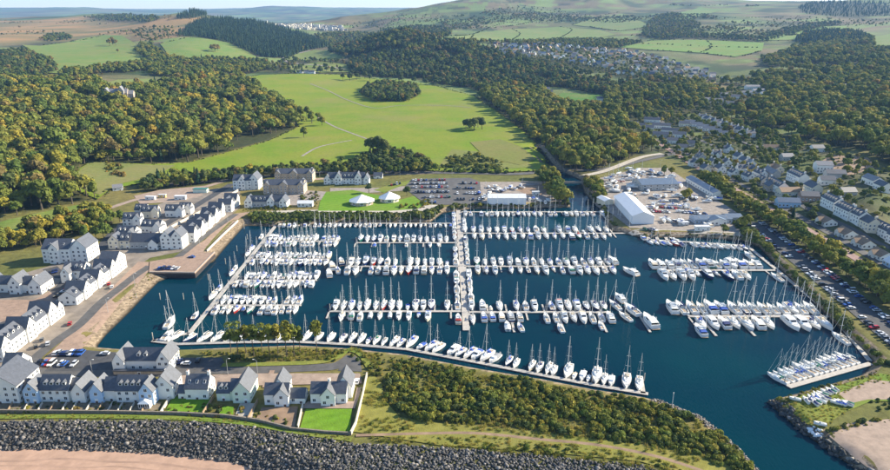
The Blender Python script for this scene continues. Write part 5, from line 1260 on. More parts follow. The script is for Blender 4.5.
x, y = at(609, 205); tag(house('store', x, y, .3, [(-4, 4, 0, 13, 3.4, 1.5, 'y')], 'cream', LEAD, wins=False), 'small cream store by the river mouth', 'store', 'boatyard buildings')
x, y = at(200, 193); tag(house('container_store', x, y, 0, [(-6, 6, 0, 5, 3.2, 0, 'x', 'green')], 'green', mat('green sheet roof', (.05, .20, .17), .5), wins=False), 'green flat-roofed store in the works yard', 'store')
x, y = at(118, 191); tag(house('cottage', x, y, .4, [(-4, 4, 0, 6, 3, 2.4, 'x')], 'white', SLATEL), 'lone small cottage beside the left field', 'cottage')
# yard clutter
for i, (px, py, w, d, h, c, lb) in enumerate([(150, 200, 8, 3, 2.6, 'white', 'white site cabin at the left of the works yard'), (162, 198, 6, 2.6, 2.6, 'yellow', 'yellow site cabin in the works yard'), (180, 200, 9, 4, 3.0, 'white', 'long white site cabin in the works yard'), (703, 231, 10, 4, 3.0, 'white', 'white cabin on the right quay apron'),
                                             (684, 226, 7, 3, 2.6, 'grey', 'grey cabin left of the white quay cabin'), (629, 196, 6, 3, 2.6, 'green', 'pale green cabin in the boatyard'), (536, 195, 6, 3, 2.6, 'white', 'white cabin on the bare earth plot')]):
    x, y = at(px, py); tag(house('site_cabin', x, y, rnd.uniform(-.1, .1), [(-w / 2, w / 2, 0, d, h, 0, 'x')], c, LEAD, win=(3, 1.2, 1.0)), lb, 'cabin', 'site cabins')

# -- the town on the right: rows parallel to the railway
def town(px, py, ln, d, e, r, wall, roof, where, rz=math.pi / 2, dorm=0, gab=False, winmax=14, desc=None, chim=True, group='houses of the right-hand town'):
    (x, y), = hit([(px, py)])
    bl = [(-ln / 2, ln / 2, -d / 2, d / 2, e, r, 'x')]
    if gab: bl.append((-ln * .35, -ln * .35 + d * .55, -d / 2 - 1.3, 0, e, r * .8, 'y'))
    o = house('house' if ln < 15 else 'terrace', x, y, rz, bl, wall, roof, z=zat(x, y), dormers=[(0, dorm, .02, .98)] if dorm else (), chimneys=[(0, .03), (0, .97)] if chim else (), winmax=winmax)
    col = {'white': 'white', 'cream': 'cream', 'grey': 'grey', 'stone': 'stone', 'blue': 'pale blue', 'yellow': 'ochre', 'brick': 'brown', 'green': 'pale green', 'bluegrey': 'blue-grey'}[wall]
    rn = 'dark-roofed' if roof is SLATE else 'grey-roofed' if roof is SLATEL else 'brown-roofed' if roof is TILE else 'pale-roofed'
    enrol(o, desc or '%s %s %s' % (rn, col, 'house' if ln < 15 else 'terrace'), where, 'house' if ln < 15 else 'terrace', group)
for px, py in ((826, 224), (846, 236), (863, 246), (881, 258)): town(px, py, 12, 9.5, 2.9, 2.8, 'white', TILE, 'from left in the bungalow row beside the coast road', -math.pi / 2, 0, True, chim=False)
town(896, 268, 13, 9, 2.9, 2.8, 'blue', LEAD, 'from left in the bungalow row beside the coast road', -math.pi / 2, 0, False, chim=False)
W_ = 'from left in the tall terraces above the bungalows'
for px, py, ln, dm in ((776, 190, 24, 6), (797, 181, 22, 6), (812, 193, 14, 0), (832, 207, 18, 5), (846, 216, 18, 5), (857, 221, 16, 4), (868, 229, 12, 0), (884, 236, 24, 6), (900, 246, 18, 4)): town(px, py, ln, 9, 6.2, 3.4, 'white' if dm else rnd.choice(['white', 'cream']), SLATE, W_, -math.pi / 2, dm)
W_ = 'from left in the cluster left of the terraces'
for px, py, ln, wc, rf in ((738, 160, 10, 'white', SLATE), (744, 164, 10, 'white', SLATE), (750, 167, 9, 'white', SLATEL), (742, 172, 11, 'white', SLATE), (753, 173, 9, 'yellow', SLATE), (760, 177, 12, 'white', SLATE), (748, 180, 12, 'white', SLATE), (762, 184, 11, 'grey', SLATE), (771, 176, 20, 'grey', SLATEL), (776, 172, 14, 'cream', TILE),
                           (733, 176, 9, 'white', SLATE), (726, 166, 9, 'white', SLATE), (720, 172, 10, 'white', SLATE), (712, 166, 9, 'white', SLATE), (705, 172, 9, 'cream', SLATE), (716, 158, 9, 'white', SLATE), (700, 160, 10, 'grey', SLATE), (694, 166, 9, 'white', SLATE), (728, 152, 9, 'white', SLATE), (770, 190, 10, 'stone', SLATE)):
    town(px, py, ln, 8, 4.6, 3.2, wc, rf, W_, rnd.choice((-math.pi / 2, -math.pi / 2 + .1, 0)), rnd.choice((0, 0, 2)), rnd.random() < .3, 8)
W_ = 'from left of the larger buildings amid the town'
for px, py, ln, d, e, wc, rf in ((787, 206, 17, 9, 4.2, 'blue', BLUER), (788, 195, 18, 9, 4.0, 'cream', TILE), (822, 172, 14, 10, 7.5, 'white', SLATEL), (834, 178, 16, 9, 5, 'grey', SLATE), (872, 184, 16, 9, 4.6, 'white', SLATEL), (816, 152, 13, 9, 5, 'white', SLATE), (808, 200, 14, 9, 4.4, 'brick', SLATE), (846, 196, 12, 8, 4.4, 'grey', SLATE), (826, 184, 12, 8, 4.5, 'white', SLATE), (882, 190, 12, 8, 4.5, 'white', SLATE), (770, 150, 16, 7, 3.5, 'cream', TILE), (786, 160, 12, 8, 4.2, 'grey', SLATEL)):
    town(px, py, ln, d, e, 2.8, wc, rf, W_, rnd.choice((-math.pi / 2, -.15, .1)), 0, False, 10, chim=False)
W_ = 'from left in the white row along the wood edge'
for k in range(10): town(702 + k * 5.3, 120 + k * 1.9, 10, 8, 5.4, 3.2, 'white', SLATE, W_, 0 if k % 3 == 0 else -math.pi / 2 + .2, 0, k % 2 == 0, 6)
W_ = 'from left in the long low row below the wood'
for k in range(6): town(690 + k * 6.2, 124 + k * 2.2, 15, 7, 3.4, 2.4, 'white', SLATEL, W_, -.35, 0, False, 6, chim=False)
W_ = 'from left in the slate-roofed cluster by the bridge road'
for px, py, ln, wc in ((652, 122, 22, 'white'), (661, 128, 24, 'white'), (670, 133, 22, 'white'), (679, 137, 16, 'white'), (660, 137, 20, 'grey'), (648, 130, 14, 'white'), (640, 128, 12, 'cream'), (633, 126, 12, 'white'), (684, 126, 14, 'cream'), (672, 143, 12, 'white'), (682, 150, 10, 'white'), (690, 146, 10, 'grey')):
    town(px, py, ln, 9, 4.2, 2.8, wc, SLATE, W_, -.3 + rnd.uniform(-.1, .1), 0, False, 6, chim=False)
W_ = 'from left of the pale blocks above the town wood'
for px, py, ln, d in ((752, 89, 26, 11), (758, 93, 22, 10), (767, 96, 26, 10), (746, 95, 18, 9), (735, 99, 14, 9), (724, 97, 14, 9), (718, 103, 14, 9), (730, 106, 14, 8), (706, 102, 14, 9), (664, 98, 15, 9), (607, 106, 20, 11), (600, 101, 12, 8), (545, 91, 18, 10), (550, 94, 10, 8), (840, 88, 30, 14), (790, 86, 26, 12), (886, 118, 16, 10), (890, 150, 14, 9)):
    town(px, py, ln, d, 5.2, 2.6, 'white', SLATEL if ln > 20 else SLATE, W_, rnd.uniform(-.3, .2), 0, False, 6, chim=False)
# garden walls and small plots are left to the planting; the mansion in the left wood
(x, y), = hit([(117, 101)])
AVOID += [(x + q, y - 16, 15) for q in (-18, -6, 6, 20)]
tag(house('mansion', x, y, .2, [(-16, 16, 0, 14, 12, 6, 'x'), (-18, -8, -3, 9, 13, 7, 'y'), (3, 12, -3, 9, 15, 7, 'y'), (13, 24, 2, 14, 10, 5, 'x')], 'stone', SLATEL, chimneys=[(0, .1), (0, .5), (0, .9)]), 'grey turreted mansion half hidden in the left wood', 'mansion')
W_ = 'from left of the cottages at the far meadow edge'
for px, py in ((300, 73), (306, 73), (312, 73.5)): town(px, py, 14, 8, 4, 3, 'white', SLATE, W_, 0, 0, False, 4, chim=False, group='cottages at the far meadow edge')
# -- the far village under the hill
vp = []
A = np.array(VILLW)
for row in range(40):
    for cc in range(60):
        x = A[:, 0].min() + cc * 23 + rnd.uniform(-5, 5) + (row % 2) * 9; y = A[:, 1].min() + row * 27 + rnd.uniform(-4, 4)
        if sdf(np.array([x]), np.array([y]), VILLW)[0] < -6: vp.append((x, y))
rnd.shuffle(vp); vp = vp[:235]
for x, y in vp:
    wc = rnd.choice(['white', 'white', 'cream', 'grey', 'brick', 'grey']); rf = rnd.choice([SLATE, SLATE, TILE, BLUER])
    w, d = rnd.uniform(9, 14), rnd.uniform(7.5, 9)
    o = house('house', x, y, rnd.choice((0, .2, -.25, 1.5, 1.2)), [(-w / 2, w / 2, -d / 2, d / 2, rnd.uniform(3.6, 5.6), 3.8, 'x')], wc, rf, z=zat(x, y), winmax=3, doors=False)
    enrol(o, '%s-walled far village house' % {'white': 'white', 'cream': 'cream', 'brick': 'brown', 'grey': 'grey'}[wc], 'from left in the far village under the hill', 'house', 'houses of the far village')
# -- the distant town in the valley: too far to tell its buildings apart
b = MB(); A = np.array(FARTW)
for k in range(420):
    x = rnd.uniform(A[:, 0].min(), A[:, 0].max()); y = rnd.uniform(A[:, 1].min(), A[:, 1].max())
    if sdf(np.array([x]), np.array([y]), FARTW)[0] < 0:
        z = zat(x, y); w, d, h = rnd.uniform(9, 26), rnd.uniform(9, 14), rnd.uniform(5, 8) if rnd.random() < .985 else rnd.uniform(14, 20)
        b.box(x, x + w, y, y + d, z - 3, z + h, rnd.randrange(3))
if b.v: tag(obj('distant_town', b.mesh('distant_town', [RW['grey'], RW['cream'], SLATEL])), 'pale scatter of the distant town in the valley gap', 'town', kind='stuff')

# ------------------------------------------------------------------ quay, walls, armour
QW = mat('dark quay piling', (.035, .028, .027), .8, vary=.3, scale=.8)
CAPS = mat('quay coping', (.40, .34, .28), .85, vary=.15, scale=.6)
def corners(px, z): return [G(a, c, z) for a, c in px]
Q = corners([(149, 273), (195, 273.6), (215, 253), (206, 253), (150, 262)], 3.0)
pier = tag(empty('quay_pier', (Q[0][0], Q[0][1], 0)), 'flat-topped concrete pier with dark piled walls at the left basin', 'pier')
ox, oy = Q[0]
b = MB(); n = len(Q); b.add([(x - ox, y - oy, -3) for x, y in Q] + [(x - ox, y - oy, 2.75) for x, y in Q], [(i, (i + 1) % n, n + (i + 1) % n, n + i) for i in range(n)]); obj('wall', b.mesh('wall', QW), pier)
b = MB(); b.add([(x - ox, y - oy, 2.75) for x, y in Q] + [(x - ox, y - oy, 3.42) for x, y in Q], [(i, (i + 1) % n, n + (i + 1) % n, n + i) for i in range(n)] + [tuple(range(n, 2 * n))]); obj('deck', b.mesh('deck', PAVE), pier)
def coping(name, pts, w, h, material, label, z=None, cat='wall', group=None, close=False, t0=0.0):
    """a wall of straight lengths along world points"""
    root = tag(empty(name, (pts[0][0], pts[0][1], 0)), label, cat, group)
    for i in range(len(pts) - 1):
        (x0, y0), (x1, y1) = pts[i], pts[i + 1]; d = math.hypot(x1 - x0, y1 - y0)
        zz = z if z is not None else 3.0
        m = MB(); m.box(0, d + w * .4, -w / 2, w / 2, -.6, h); m.box(-.05, d + w * .4 + .05, -w / 2 - .06, w / 2 + .06, h, h + .09)
        obj('length', m.mesh('length', material), root, (x0 - pts[0][0], y0 - pts[0][1], zz + .002 * (i % 2)), math.atan2(y1 - y0, x1 - x0))
    return root
STONEW = mat('rubble wall', (.20, .17, .135), .95, vary=.3, scale=1.2)
PALEW = mat('pale rendered wall', (.55, .50, .42), .9, vary=.12, scale=.7)
FENCE = mat('timber fence', (.30, .21, .13), .9, vary=.2, scale=1)
coping('quay_coping', [(Q[i][0] + (.3 if i == 0 else -.4), Q[i][1] + .35) for i in (0, 1, 2)], .5, .3, CAPS, 'low coping along the edge of the concrete pier', 3.42, 'coping')
coping('garden_wall', [G(*p) for p in [(-30, 412.5), (40, 413), (110, 413.5), (180, 415), (225, 417.5), (258, 422), (290, 430)]], .5, 1.3, STONEW, 'long dark rubble wall between the gardens and rock armour')
coping('garden_wall', [G(*p) for p in [(290, 430), (325, 433.5), (351, 435)]], .45, 1.1, STONEW, 'dark wall along the foot of the square bright lawn')
coping('garden_wall', [G(*p) for p in [(351, 435), (356, 425), (363, 396), (367, 376)]], .45, 1.6, PALEW, 'pale wall climbing the right side of the square lawn')
coping('garden_wall', [G(*p) for p in [(298, 429), (303, 406)]], .35, 1.5, PALEW, 'pale wall on the left side of the square lawn')
coping('garden_wall', [G(*p) for p in [(161, 414), (172, 396)]], .35, 1.3, PALEW, 'pale wall between terrace and left lawn')
coping('fence', [G(*p) for p in [(203, 415.5), (214, 398)]], .15, 1.6, FENCE, 'dark timber fence right of the left lawn', cat='fence')
coping('fence', [G(*p) for p in [(248, 421), (258, 402)]], .15, 1.6, FENCE, 'dark timber fence beside the pale green house', cat='fence')
for k, px in enumerate((8, 24, 38, 50, 62, 72, 86, 98, 108, 118, 130, 142)):
    a, c = G(px, 413), G(px + 5, 404.5); o = coping('fence', [a, c], .15, 1.25, rnd.choice([FENCE, PALEW]), 'x', cat='fence', group='garden fences'); enrol(o, 'low fence', 'from left between the terrace gardens', 'fence', 'garden fences')
coping('boundary_wall', [G(207, 251), G(222, 236), G(238, 221)], .4, .8, PALEW, 'low pale parapet above the ramped quay slope')
coping('yard_wall', [(-208, 316), (-209, 330), (-206, 345)], .3, 1.6, PALEW, 'pale yard wall behind the stepped terrace')
coping('lane_wall', [(-214, 402), (-200, 440), (-188, 500), (-180, 560)], .4, 1.8, PALEW, 'long pale wall beside the diagonal village lane')
coping('bridge_parapet', [(70, 581), (105, 579), (150, 583)], .5, 1.3, CAPS, 'pale parapet of the road bridge over the river', 3.3, 'parapet')
# gardens
for nm, px, m_ in (('lawn', [(165, 413), (173, 397), (212, 398), (205, 414)], LAWN), ('lawn', [(219, 414.5), (223, 407), (234, 407), (233, 416)], LAWN), ('lawn', [(300, 429), (306, 409.5), (352, 409.5), (350, 433.5), (326, 432)], LAWN),
                   ('patio', [(300, 409), (308, 402), (354, 402), (357, 388), (362, 388), (355, 409)], GRAVP), ('patio', [(235, 417), (240, 404), (256, 404), (252, 419)], PALE), ('rock_garden', [(262, 408), (298, 407), (295, 428), (256, 420)], EARTH),
                   ('garden_ground', [(0, 412), (0, 403), (162, 403), (158, 412)], mat('garden soil', (.16, .13, .085), .95, vary=.4, scale=.5)), ('drive', [(262, 388), (270, 371), (275, 371), (268, 388)], PAVE), ('forecourt', [(178, 390), (182, 376), (262, 374), (360, 374), (362, 384), (262, 386)], GRAVP),
                   ('terrace_yard', [(0, 400), (10, 384), (178, 384), (172, 398)], PAVE)):
    sheet(nm, px, m_, step=3)
for i in range(12):
    a, c = G(16 + i * 11.5, 410.5); o = obj('garden_patio', MB().box(-1.6, 1.6, -1.5, 3.2, -.3, .22 + .004 * i).mesh('garden_patio', PALE), None, (a, c, 3.05)); enrol(o, 'pale paved patio', 'from left in the terrace gardens', 'patio', 'patios of the terrace gardens')
# rock armour: angular boulders tipped on the shore
ROCK = mat('dark rock', (.060, .058, .056), .8, vary=.55, scale=.5)
ROCKL = mat('pale rock', (.22, .20, .18), .85, vary=.3, scale=.6)
ico = bmesh.new(); bmesh.ops.create_icosphere(ico, subdivisions=1, radius=1.0); IV = np.array([v.co[:] for v in ico.verts]); IF = [tuple(v.index for v in f.verts) for f in ico.faces]; ico.free()
def armour(name, poly, spacing, size, label, px=True, pale=.14, zmin=-.2, pm=None):
    W = PW(poly) if px else poly; A = np.array(W)
    gx, gy = np.meshgrid(np.arange(A[:, 0].min(), A[:, 0].max(), spacing), np.arange(A[:, 1].min(), A[:, 1].max(), spacing))
    x = gx.ravel() + nr.uniform(-.45, .45, gx.size) * spacing; y = gy.ravel() + nr.uniform(-.45, .45, gx.size) * spacing
    k = sdf(x, y, W) < 0; x, y = x[k], y[k]; z = land(x, y); k = z > zmin; x, y, z = x[k], y[k], z[k]
    n = len(x); V = np.empty((n, len(IV), 3)); 
    S = size * nr.uniform(.45, 1.55, (n, 1, 1)) * nr.uniform(.6, 1.3, (n, 1, 3))
    V = IV[None] * (1 + nr.uniform(-.38, .38, (n, len(IV), 1))) * S
    V[:, :, 2] *= .8
    ang = nr.uniform(0, 6.28, n); c, s = np.cos(ang)[:, None], np.sin(ang)[:, None]; vx = V[:, :, 0] * c - V[:, :, 1] * s; vy = V[:, :, 0] * s + V[:, :, 1] * c
    V = np.stack([vx + x[:, None], vy + y[:, None], V[:, :, 2] + (z + nr.uniform(.0, .5, n))[:, None]], 2).reshape(-1, 3)
    F = (np.array(IF)[None] + (np.arange(n) * len(IV))[:, None, None]).reshape(-1, 3)
    me = bpy.data.meshes.new(name); me.vertices.add(len(V)); me.vertices.foreach_set('co', V.astype(np.float32).ravel()); me.loops.add(F.size); me.loops.foreach_set('vertex_index', F.ravel().astype(np.int32)); me.polygons.add(len(F)); me.polygons.foreach_set('loop_start', np.arange(len(F), dtype=np.int32) * 3); me.polygons.foreach_set('loop_total', np.full(len(F), 3, np.int32))
    me.materials.append(ROCK); me.materials.append(pm or ROCKL); me.polygons.foreach_set('material_index', np.repeat((nr.random(n) < pale).astype(np.int32), len(IF))); me.update()
    tag(obj(name, me), label, 'boulders', kind='stuff')
armour('rock_armour', [(-40, 421), (60, 420.5), (160, 421), (240, 425.5), (290, 434), (352, 444), (440, 448), (540, 456), (640, 466), (760, 500), (760, 560), (480, 540), (330, 494), (262, 473), (230, 463), (150, 454), (60, 450), (-40, 451)], .86, .56, 'dark boulders of the rock armour above the beach')
armour('rock_armour', [(765, 403), (780, 399), (800, 418), (812, 430), (838, 446), (880, 478), (960, 540), (930, 545), (850, 472), (796, 434)], 1.15, .78, 'dark boulders along the headland beside the channel', pale=.08)
armour('shore_stones', [(740, 446), (764, 472), (820, 545), (800, 545), (752, 476), (730, 449), (700, 420), (650, 401), (660, 400), (704, 415)], 1.0, .42, 'pale stones fringing the outer end of the spit', pale=.6)
armour('white_boulders', [(806, 430), (815, 426), (824, 432), (820, 439), (812, 439)], 1.2, .85, 'heap of white boulders at the headland corner', pale=1.0, pm=mat('white stone', (.74, .76, .78), .7))
# ------------------------------------------------------------------ cars
TYRE = mat('tyre', (.015, .015, .015), .9)
PAINT = {'white': (.78, .78, .77), 'silver': (.50, .51, .53), 'black': (.012, .012, .014), 'grey': (.12, .125, .13), 'red': (.42, .02, .02), 'blue': (.03, .10, .36), 'dark blue': (.015, .03, .12), 'green': (.03, .12, .06)}
PM = {k: mat(k + ' car paint', v, .25, .0) for k, v in PAINT.items()}
def car_meshes(L=4.3, W=1.78, H=1.46, van=False):
    b = MB(); hw = W / 2
    prof = [(-L / 2, .35), (-L / 2, .85), (-L / 2 + .15, .95 if not van else 1.0), (L * .22, .95), (L * .47, .78), (L / 2, .62), (L / 2, .32)]
    b.loft([[(x * 0 + s * hw * (1 if 0 < i < 6 else .97), y, z) for i, (y, z) in enumerate(prof)] for x, s in ((0, -1), (0, 1))], True)
    r0, r1 = (-L * .47, L * .12) if not van else (-L * .49, L * .22)
    b.loft([[(-hw * .74, r0 + .35, H), (hw * .74, r0 + .35, H), (hw * .74, r1 - .35, H), (-hw * .74, r1 - .35, H)], [(-hw * .7, r0 + .4, H + .04), (hw * .7, r0 + .4, H + .04), (hw * .7, r1 - .4, H + .04), (-hw * .7, r1 - .4, H + .04)]], True)
    body = b.mesh('body', [PM['white']])
    g = MB(); g.loft([[(-hw * .93, r0, .93), (hw * .93, r0, .93), (hw * .93, r1 + .25, .93), (-hw * .93, r1 + .25, .93)], [(-hw * .74, r0 + .35, H), (hw * .74, r0 + .35, H), (hw * .74, r1 - .35, H), (-hw * .74, r1 - .35, H)]], True)
    glass = g.mesh('glazing', SMOKE)
    w = MB(); w.tube([(-.1, 0, 0), (.1, 0, 0)], .31, 10); wheel = w.mesh('wheel', TYRE)
    return body, glass, wheel, L, W
CARS = {'hatchback': car_meshes(), 'estate car': car_meshes(4.7, 1.82, 1.5), 'van': car_meshes(5.0, 1.95, 2.0, True)}
COLW = [('white', .2), ('silver', .22), ('black', .16), ('grey', .14), ('red', .07), ('blue', .1), ('dark blue', .09), ('green', .02)]
def car(x, y, rz, where, group, color=None, kind=None, z=3.0, near=False):
    kind = kind or rnd.choice(['hatchback', 'hatchback', 'estate car', 'hatchback', 'van' if rnd.random() < .4 else 'estate car']); c = color or wpick(COLW)[0]
    body, glass, wheel, L, W = CARS[kind]
    root = empty('parked_car' if kind != 'van' else 'parked_van', (x, y, z), rz)
    obj('body', recol(body, PM[c]), root); obj('glazing', glass, root)
    for sx in (-1, 1):
        for sy in (-1, 1): obj('wheel', wheel, root, (sx * (W / 2 - .1), sy * L * .3, .31))
    enrol(root, 'parked %s %s' % (c, kind), where, 'van' if kind == 'van' else 'car', group)
CZ = 3.36
def car_row(p0, p1, n, rz, where, group, keep=.85, px=True, z=CZ):
    a = G(*p0) if px else p0; c = G(*p1) if px else p1
    for i in range(n):
        if rnd.random() > keep: continue
        t = (i + .5) / n
        car(a[0] + (c[0] - a[0]) * t, a[1] + (c[1] - a[1]) * t, rz + rnd.uniform(-.04, .04) + (math.pi if rnd.random() < .5 else 0), where, group, z=z)
for k, (a, c, n) in enumerate((((412, 181), (446, 180.5), 13), ((411, 184.5), (448, 184), 14), ((412, 188), (449, 187.6), 13), ((414, 193), (450, 192.5), 13), ((421, 198), (451, 197.6), 11), ((424, 203), (440, 203), 5))):
    car_row(a, c, n, 0, 'from left, %s row of the far car park' % ['first', 'second', 'third', 'fourth', 'fifth', 'nearest'][k], 'cars in the far car park', .9)
for k, (a, c, n) in enumerate((((456, 184), (478, 184), 8), ((456, 189), (478, 189), 8), ((456, 194), (480, 194), 8), ((456, 200), (484, 200), 9))):
    car_row(a, c, n, 0, 'from left, %s row of the quay car park' % ['first', 'second', 'third', 'nearest'][k], 'cars in the quay car park', .8)
for k, (xo, kp) in enumerate(((-6.3, .62), (5.6, .74))):
    pts = [(229, 462), (225, 380), (220, 313), (214, 250)]
    for s in range(3):
        (xa, ya), (xb, yb) = pts[s], pts[s + 1]; n = int((ya - yb) / 2.75)
        car_row((xa + xo, ya - .6), (xb + xo, yb + .6), n, math.pi / 2 + .05, 'from left in the right car park, %s row' % ['waterside', 'roadside'][k], 'cars in the right car park', kp, False)
car_row((55, 354.5), (83, 354.5), 11, 0, 'from left in the near car park, back row', 'cars in the near car park', 1.0)
car_row((38, 364.5), (76, 365.5), 12, 0, 'from left in the near car park, front row', 'cars in the near car park', .75)
for px, py, rz, c in ((105, 355, 1.5, 'white'), (186, 365, 1.5, 'white'), (198, 362, 0.2, 'black'), (180, 363, .2, 'dark blue'), (42, 341, .5, 'grey'), (36, 348, .6, 'black'), (70, 325, .4, 'red'), (48, 345, .5, 'silver'), (112, 288, .4, 'white'), (109, 285, .4, 'red'), (192, 258, 1.2, 'blue'), (288, 384, 0, 'dark blue'), (357, 383, 0, 'white'), (270, 418, 1, 'blue'), (140, 214, .3, 'white')):
    if (px, py) == (270, 418): continue
    x, y = G(px, py); car(x, y, rz, 'from left of the cars dotted about the streets', 'cars about the village streets', c, 'hatchback', CZ if py < 300 or True else CZ)
car_row((158, 269.5), (180, 269.5), 5, 0, 'from left on the concrete pier', 'cars on the concrete pier', 1.0, z=3.46)
car_row((36, 278), (58, 272), 7, .3, 'from left in the left village courtyard', 'cars in the village courtyard', .9)
car_row((-212, 320), (-212, 356), 10, math.pi / 2, 'from left behind the stepped terrace', 'cars behind the stepped terrace', .7, False)
for px, py, n in ((660, 212, 6), (668, 208, 5), (650, 230, 4), (690, 213, 5), (636, 172, 5), (655, 175, 5), (700, 214, 4)):
    car_row((px - n * 1.6, py), (px + n * 1.6, py + 1), n, .4, 'from left parked about the right boatyard', 'cars in the right boatyard', .9)
car_row((390, 186), (404, 183.5), 5, .2, 'from left along the inn forecourt', 'cars on the inn forecourt', .9)

# ------------------------------------------------------------------ lamp posts, flagpole, dinghies
POSTM = mat('galvanised post', (.45, .46, .46), .5, metal=.4)
LAMPH = mat('lamp lens', (.75, .74, .70), .4)
_p = MB(); _p.tube([(0, 0, -.3), (0, 0, 7.2), (.25, 0, 7.7), (1.2, 0, 7.9)], [.11, .075, .06, .05], 6); LPOST = _p.mesh('post', POSTM)
LHEAD = MB().box(.95, 1.65, -.16, .16, 7.84, 7.98, 0).mesh('lamp_head', LAMPH)
def lamp(x, y, rz, where, z=3.05):
    r = empty('street_lamp', (x, y, z), rz); obj('post', LPOST, r); obj('lamp_head', LHEAD, r); enrol(r, 'slim grey street lamp', where, 'street lamp', 'street lamps')
for px, py in ((93, 376), (228, 375), (135, 286), (108, 312), (200, 246), (228, 222), (258, 376)): lamp(*G(px, py), rnd.choice((0, 3.1)), 'from left on the village streets')
for px, py in ((604, 171), (660, 168), (694, 163), (452, 176), (400, 177), (320, 180)): lamp(*G(px, py), 0, 'from left along the main road', 3.35)
x, y = G(432, 208); f = tag(empty('flagpole', (x, y, 3.05)), 'white flagpole near the smaller pavilion', 'flagpole'); obj('pole', MB().tube([(0, 0, -.3), (0, 0, 13)], [.14, .07], 8).mesh('pole', FRAME), f); obj('yardarm', MB().tube([(-2, 0, 8.5), (2, 0, 8.5)], .05, 6).mesh('yardarm', FRAME), f)
x, y = G(672, 407); f = tag(empty('navigation_post', (x, y, 2.5)), 'slim pale navigation post at the end of the spit', 'post'); obj('pole', MB().tube([(0, 0, -1), (0, 0, 6.5)], [.13, .1], 8).mesh('pole', FRAME), f); obj('lantern', MB().tube([(0, 0, 6.5), (0, 0, 7.0)], .2, 8).mesh('lantern', LAMPH), f)
DING = [make_launch(4.2, 1.5)]
def dinghy(x, y, rz, cv, where):
    r = empty('dinghy', (x, y, 3.62), rz); P = DING[0]
    obj('hull', P['hull'], r); obj('cover', recol(P['cover'], CANV[cv]), r); obj('deck', P['deck'], r)
    enrol(r, 'small %s-covered dinghy ashore' % cv, where, 'dinghy', 'dinghies on the headland')
for row, (a, c) in enumerate((((803, 403), (836, 391)), ((812, 406), (828, 400)), ((836, 405), (850, 406)))):
    n = (11, 5, 5)[row]; p, q = G(*a), G(*c)
    for i in range(n):
        t = (i + .5) / n; dinghy(p[0] + (q[0] - p[0]) * t + rnd.uniform(-.5, .5), p[1] + (q[1] - p[1]) * t + rnd.uniform(-.7, .7), .5 + rnd.uniform(-.5, .5), rnd.choice(['grey', 'blue', 'grey', 'white', 'green', 'navy']), 'from left of the dinghies on the headland')
for px, py in ((795, 401), (820, 426)):
    x, y = G(px, py); dinghy(x, y, 1.2, 'white', 'from left of the dinghies on the headland')
# ------------------------------------------------------------------ the air
hz = bpy.data.materials.new('hazy air'); hz.use_nodes = True
N = hz.node_tree.nodes; L = hz.node_tree.links
for n in list(N):
    if n.type != 'OUTPUT_MATERIAL': N.remove(n)
pv = N.new('ShaderNodeVolumePrincipled'); pv.inputs['Color'].default_value = (.30, .56, 1.0, 1); pv.inputs['Density'].default_value = 4.8e-5; pv.inputs['Anisotropy'].default_value = .1
L.new(pv.outputs[0], [n for n in N if n.type == 'OUTPUT_MATERIAL'][0].inputs['Volume'])
tag(obj('haze', MB().box(-10600, 10600, -120, 16600, -6, 470).mesh('haze', hz)), 'thin pale haze in the air', 'haze', kind='stuff')
# ------------------------------------------------------------------ planting (after all footprints are known)
for k, (px, sp, h, rec) in WOODS.items():
    plant_stand(k, WOODW[k], sp, h, rec, 'broad', .45 if k in ('moor_trees', 'hill_gully', 'far_slopes', 'east_slope') else 1.0)
def single(px, py, h, leaf, stand, form='broad', z=None):
    (x, y), = hit([(px, py)]) if z is None else [G(px, py, z)]
    TREES.append((x, y, zat(x, y), h, form, rnd.randrange(len(PROTO[form])), leaf, stand))
for px, py, h in [(301,119,20),(312,124,19),(322,126,15),(296,116,18),(304,138,15),(307,117,17),(318,121,14)]: single(px, py, h, 'olive', 'meadow_row')
for px, py, h in [(371,156,22),(378,157,24),(385,157,20),(379,152,19)]: single(px, py, h, 'dark', 'meadow_oak')
for px, py, h in [(466,130,16),(474,131,19),(482,130,18),(478,128,16),(470,129,15)]: single(px, py, h, 'dark', 'meadow_trio')
for px, py, h in [(343,80,16),(350,81,20),(357,80,18),(365,79,20),(370,81,17),(402,82,14),(414,84,16),(426,85,15),(436,85,18),(442,84,15),(449,87,13)]: single(px, py, h, 'dark', 'far_meadow_row')
for px, py, h in [(110,46,24),(113,45,26),(116,46,22),(118,53,12)]: single(px, py, h, 'rust', 'hillside_field_trees')
for px, py, h in [(212,51,20),(215,52,24),(218,51,20)]: single(px, py, h, 'rust', 'hill_pasture_trees')
for px, py, h in [(231,352,15),(238,355,17),(246,353,16),(254,356,18),(262,353,15),(270,356,18),(278,354,17),(287,358,20),(294,356,18),(300,353,15),(317,352,18)]: single(px, py, h, 'olive', 'shore_pines', 'pine')
for px, py, h in [(369,193,9),(407,196,9.5)]: single(px, py, h, 'dark', 'club_trees')
for px, py, h in [(664,176,11),(671,175,9),(687,200,11),(746,228,11),(723,233,7),(700,175,6),(741,212,7),(735,208,6)]: single(px, py, h, 'olive', 'yard_singles')
for px, py, h in [(106,228,12),(112,224,12),(104,238,12),(120,222,10),(96,238,9),(86,240,11)]: single(px, py, h, 'green', 'village_edge')
for px, py, h in [(250,174,11),(240,176,10),(58,242,10)]: single(px, py, h, 'autumn', 'hedge_gold')

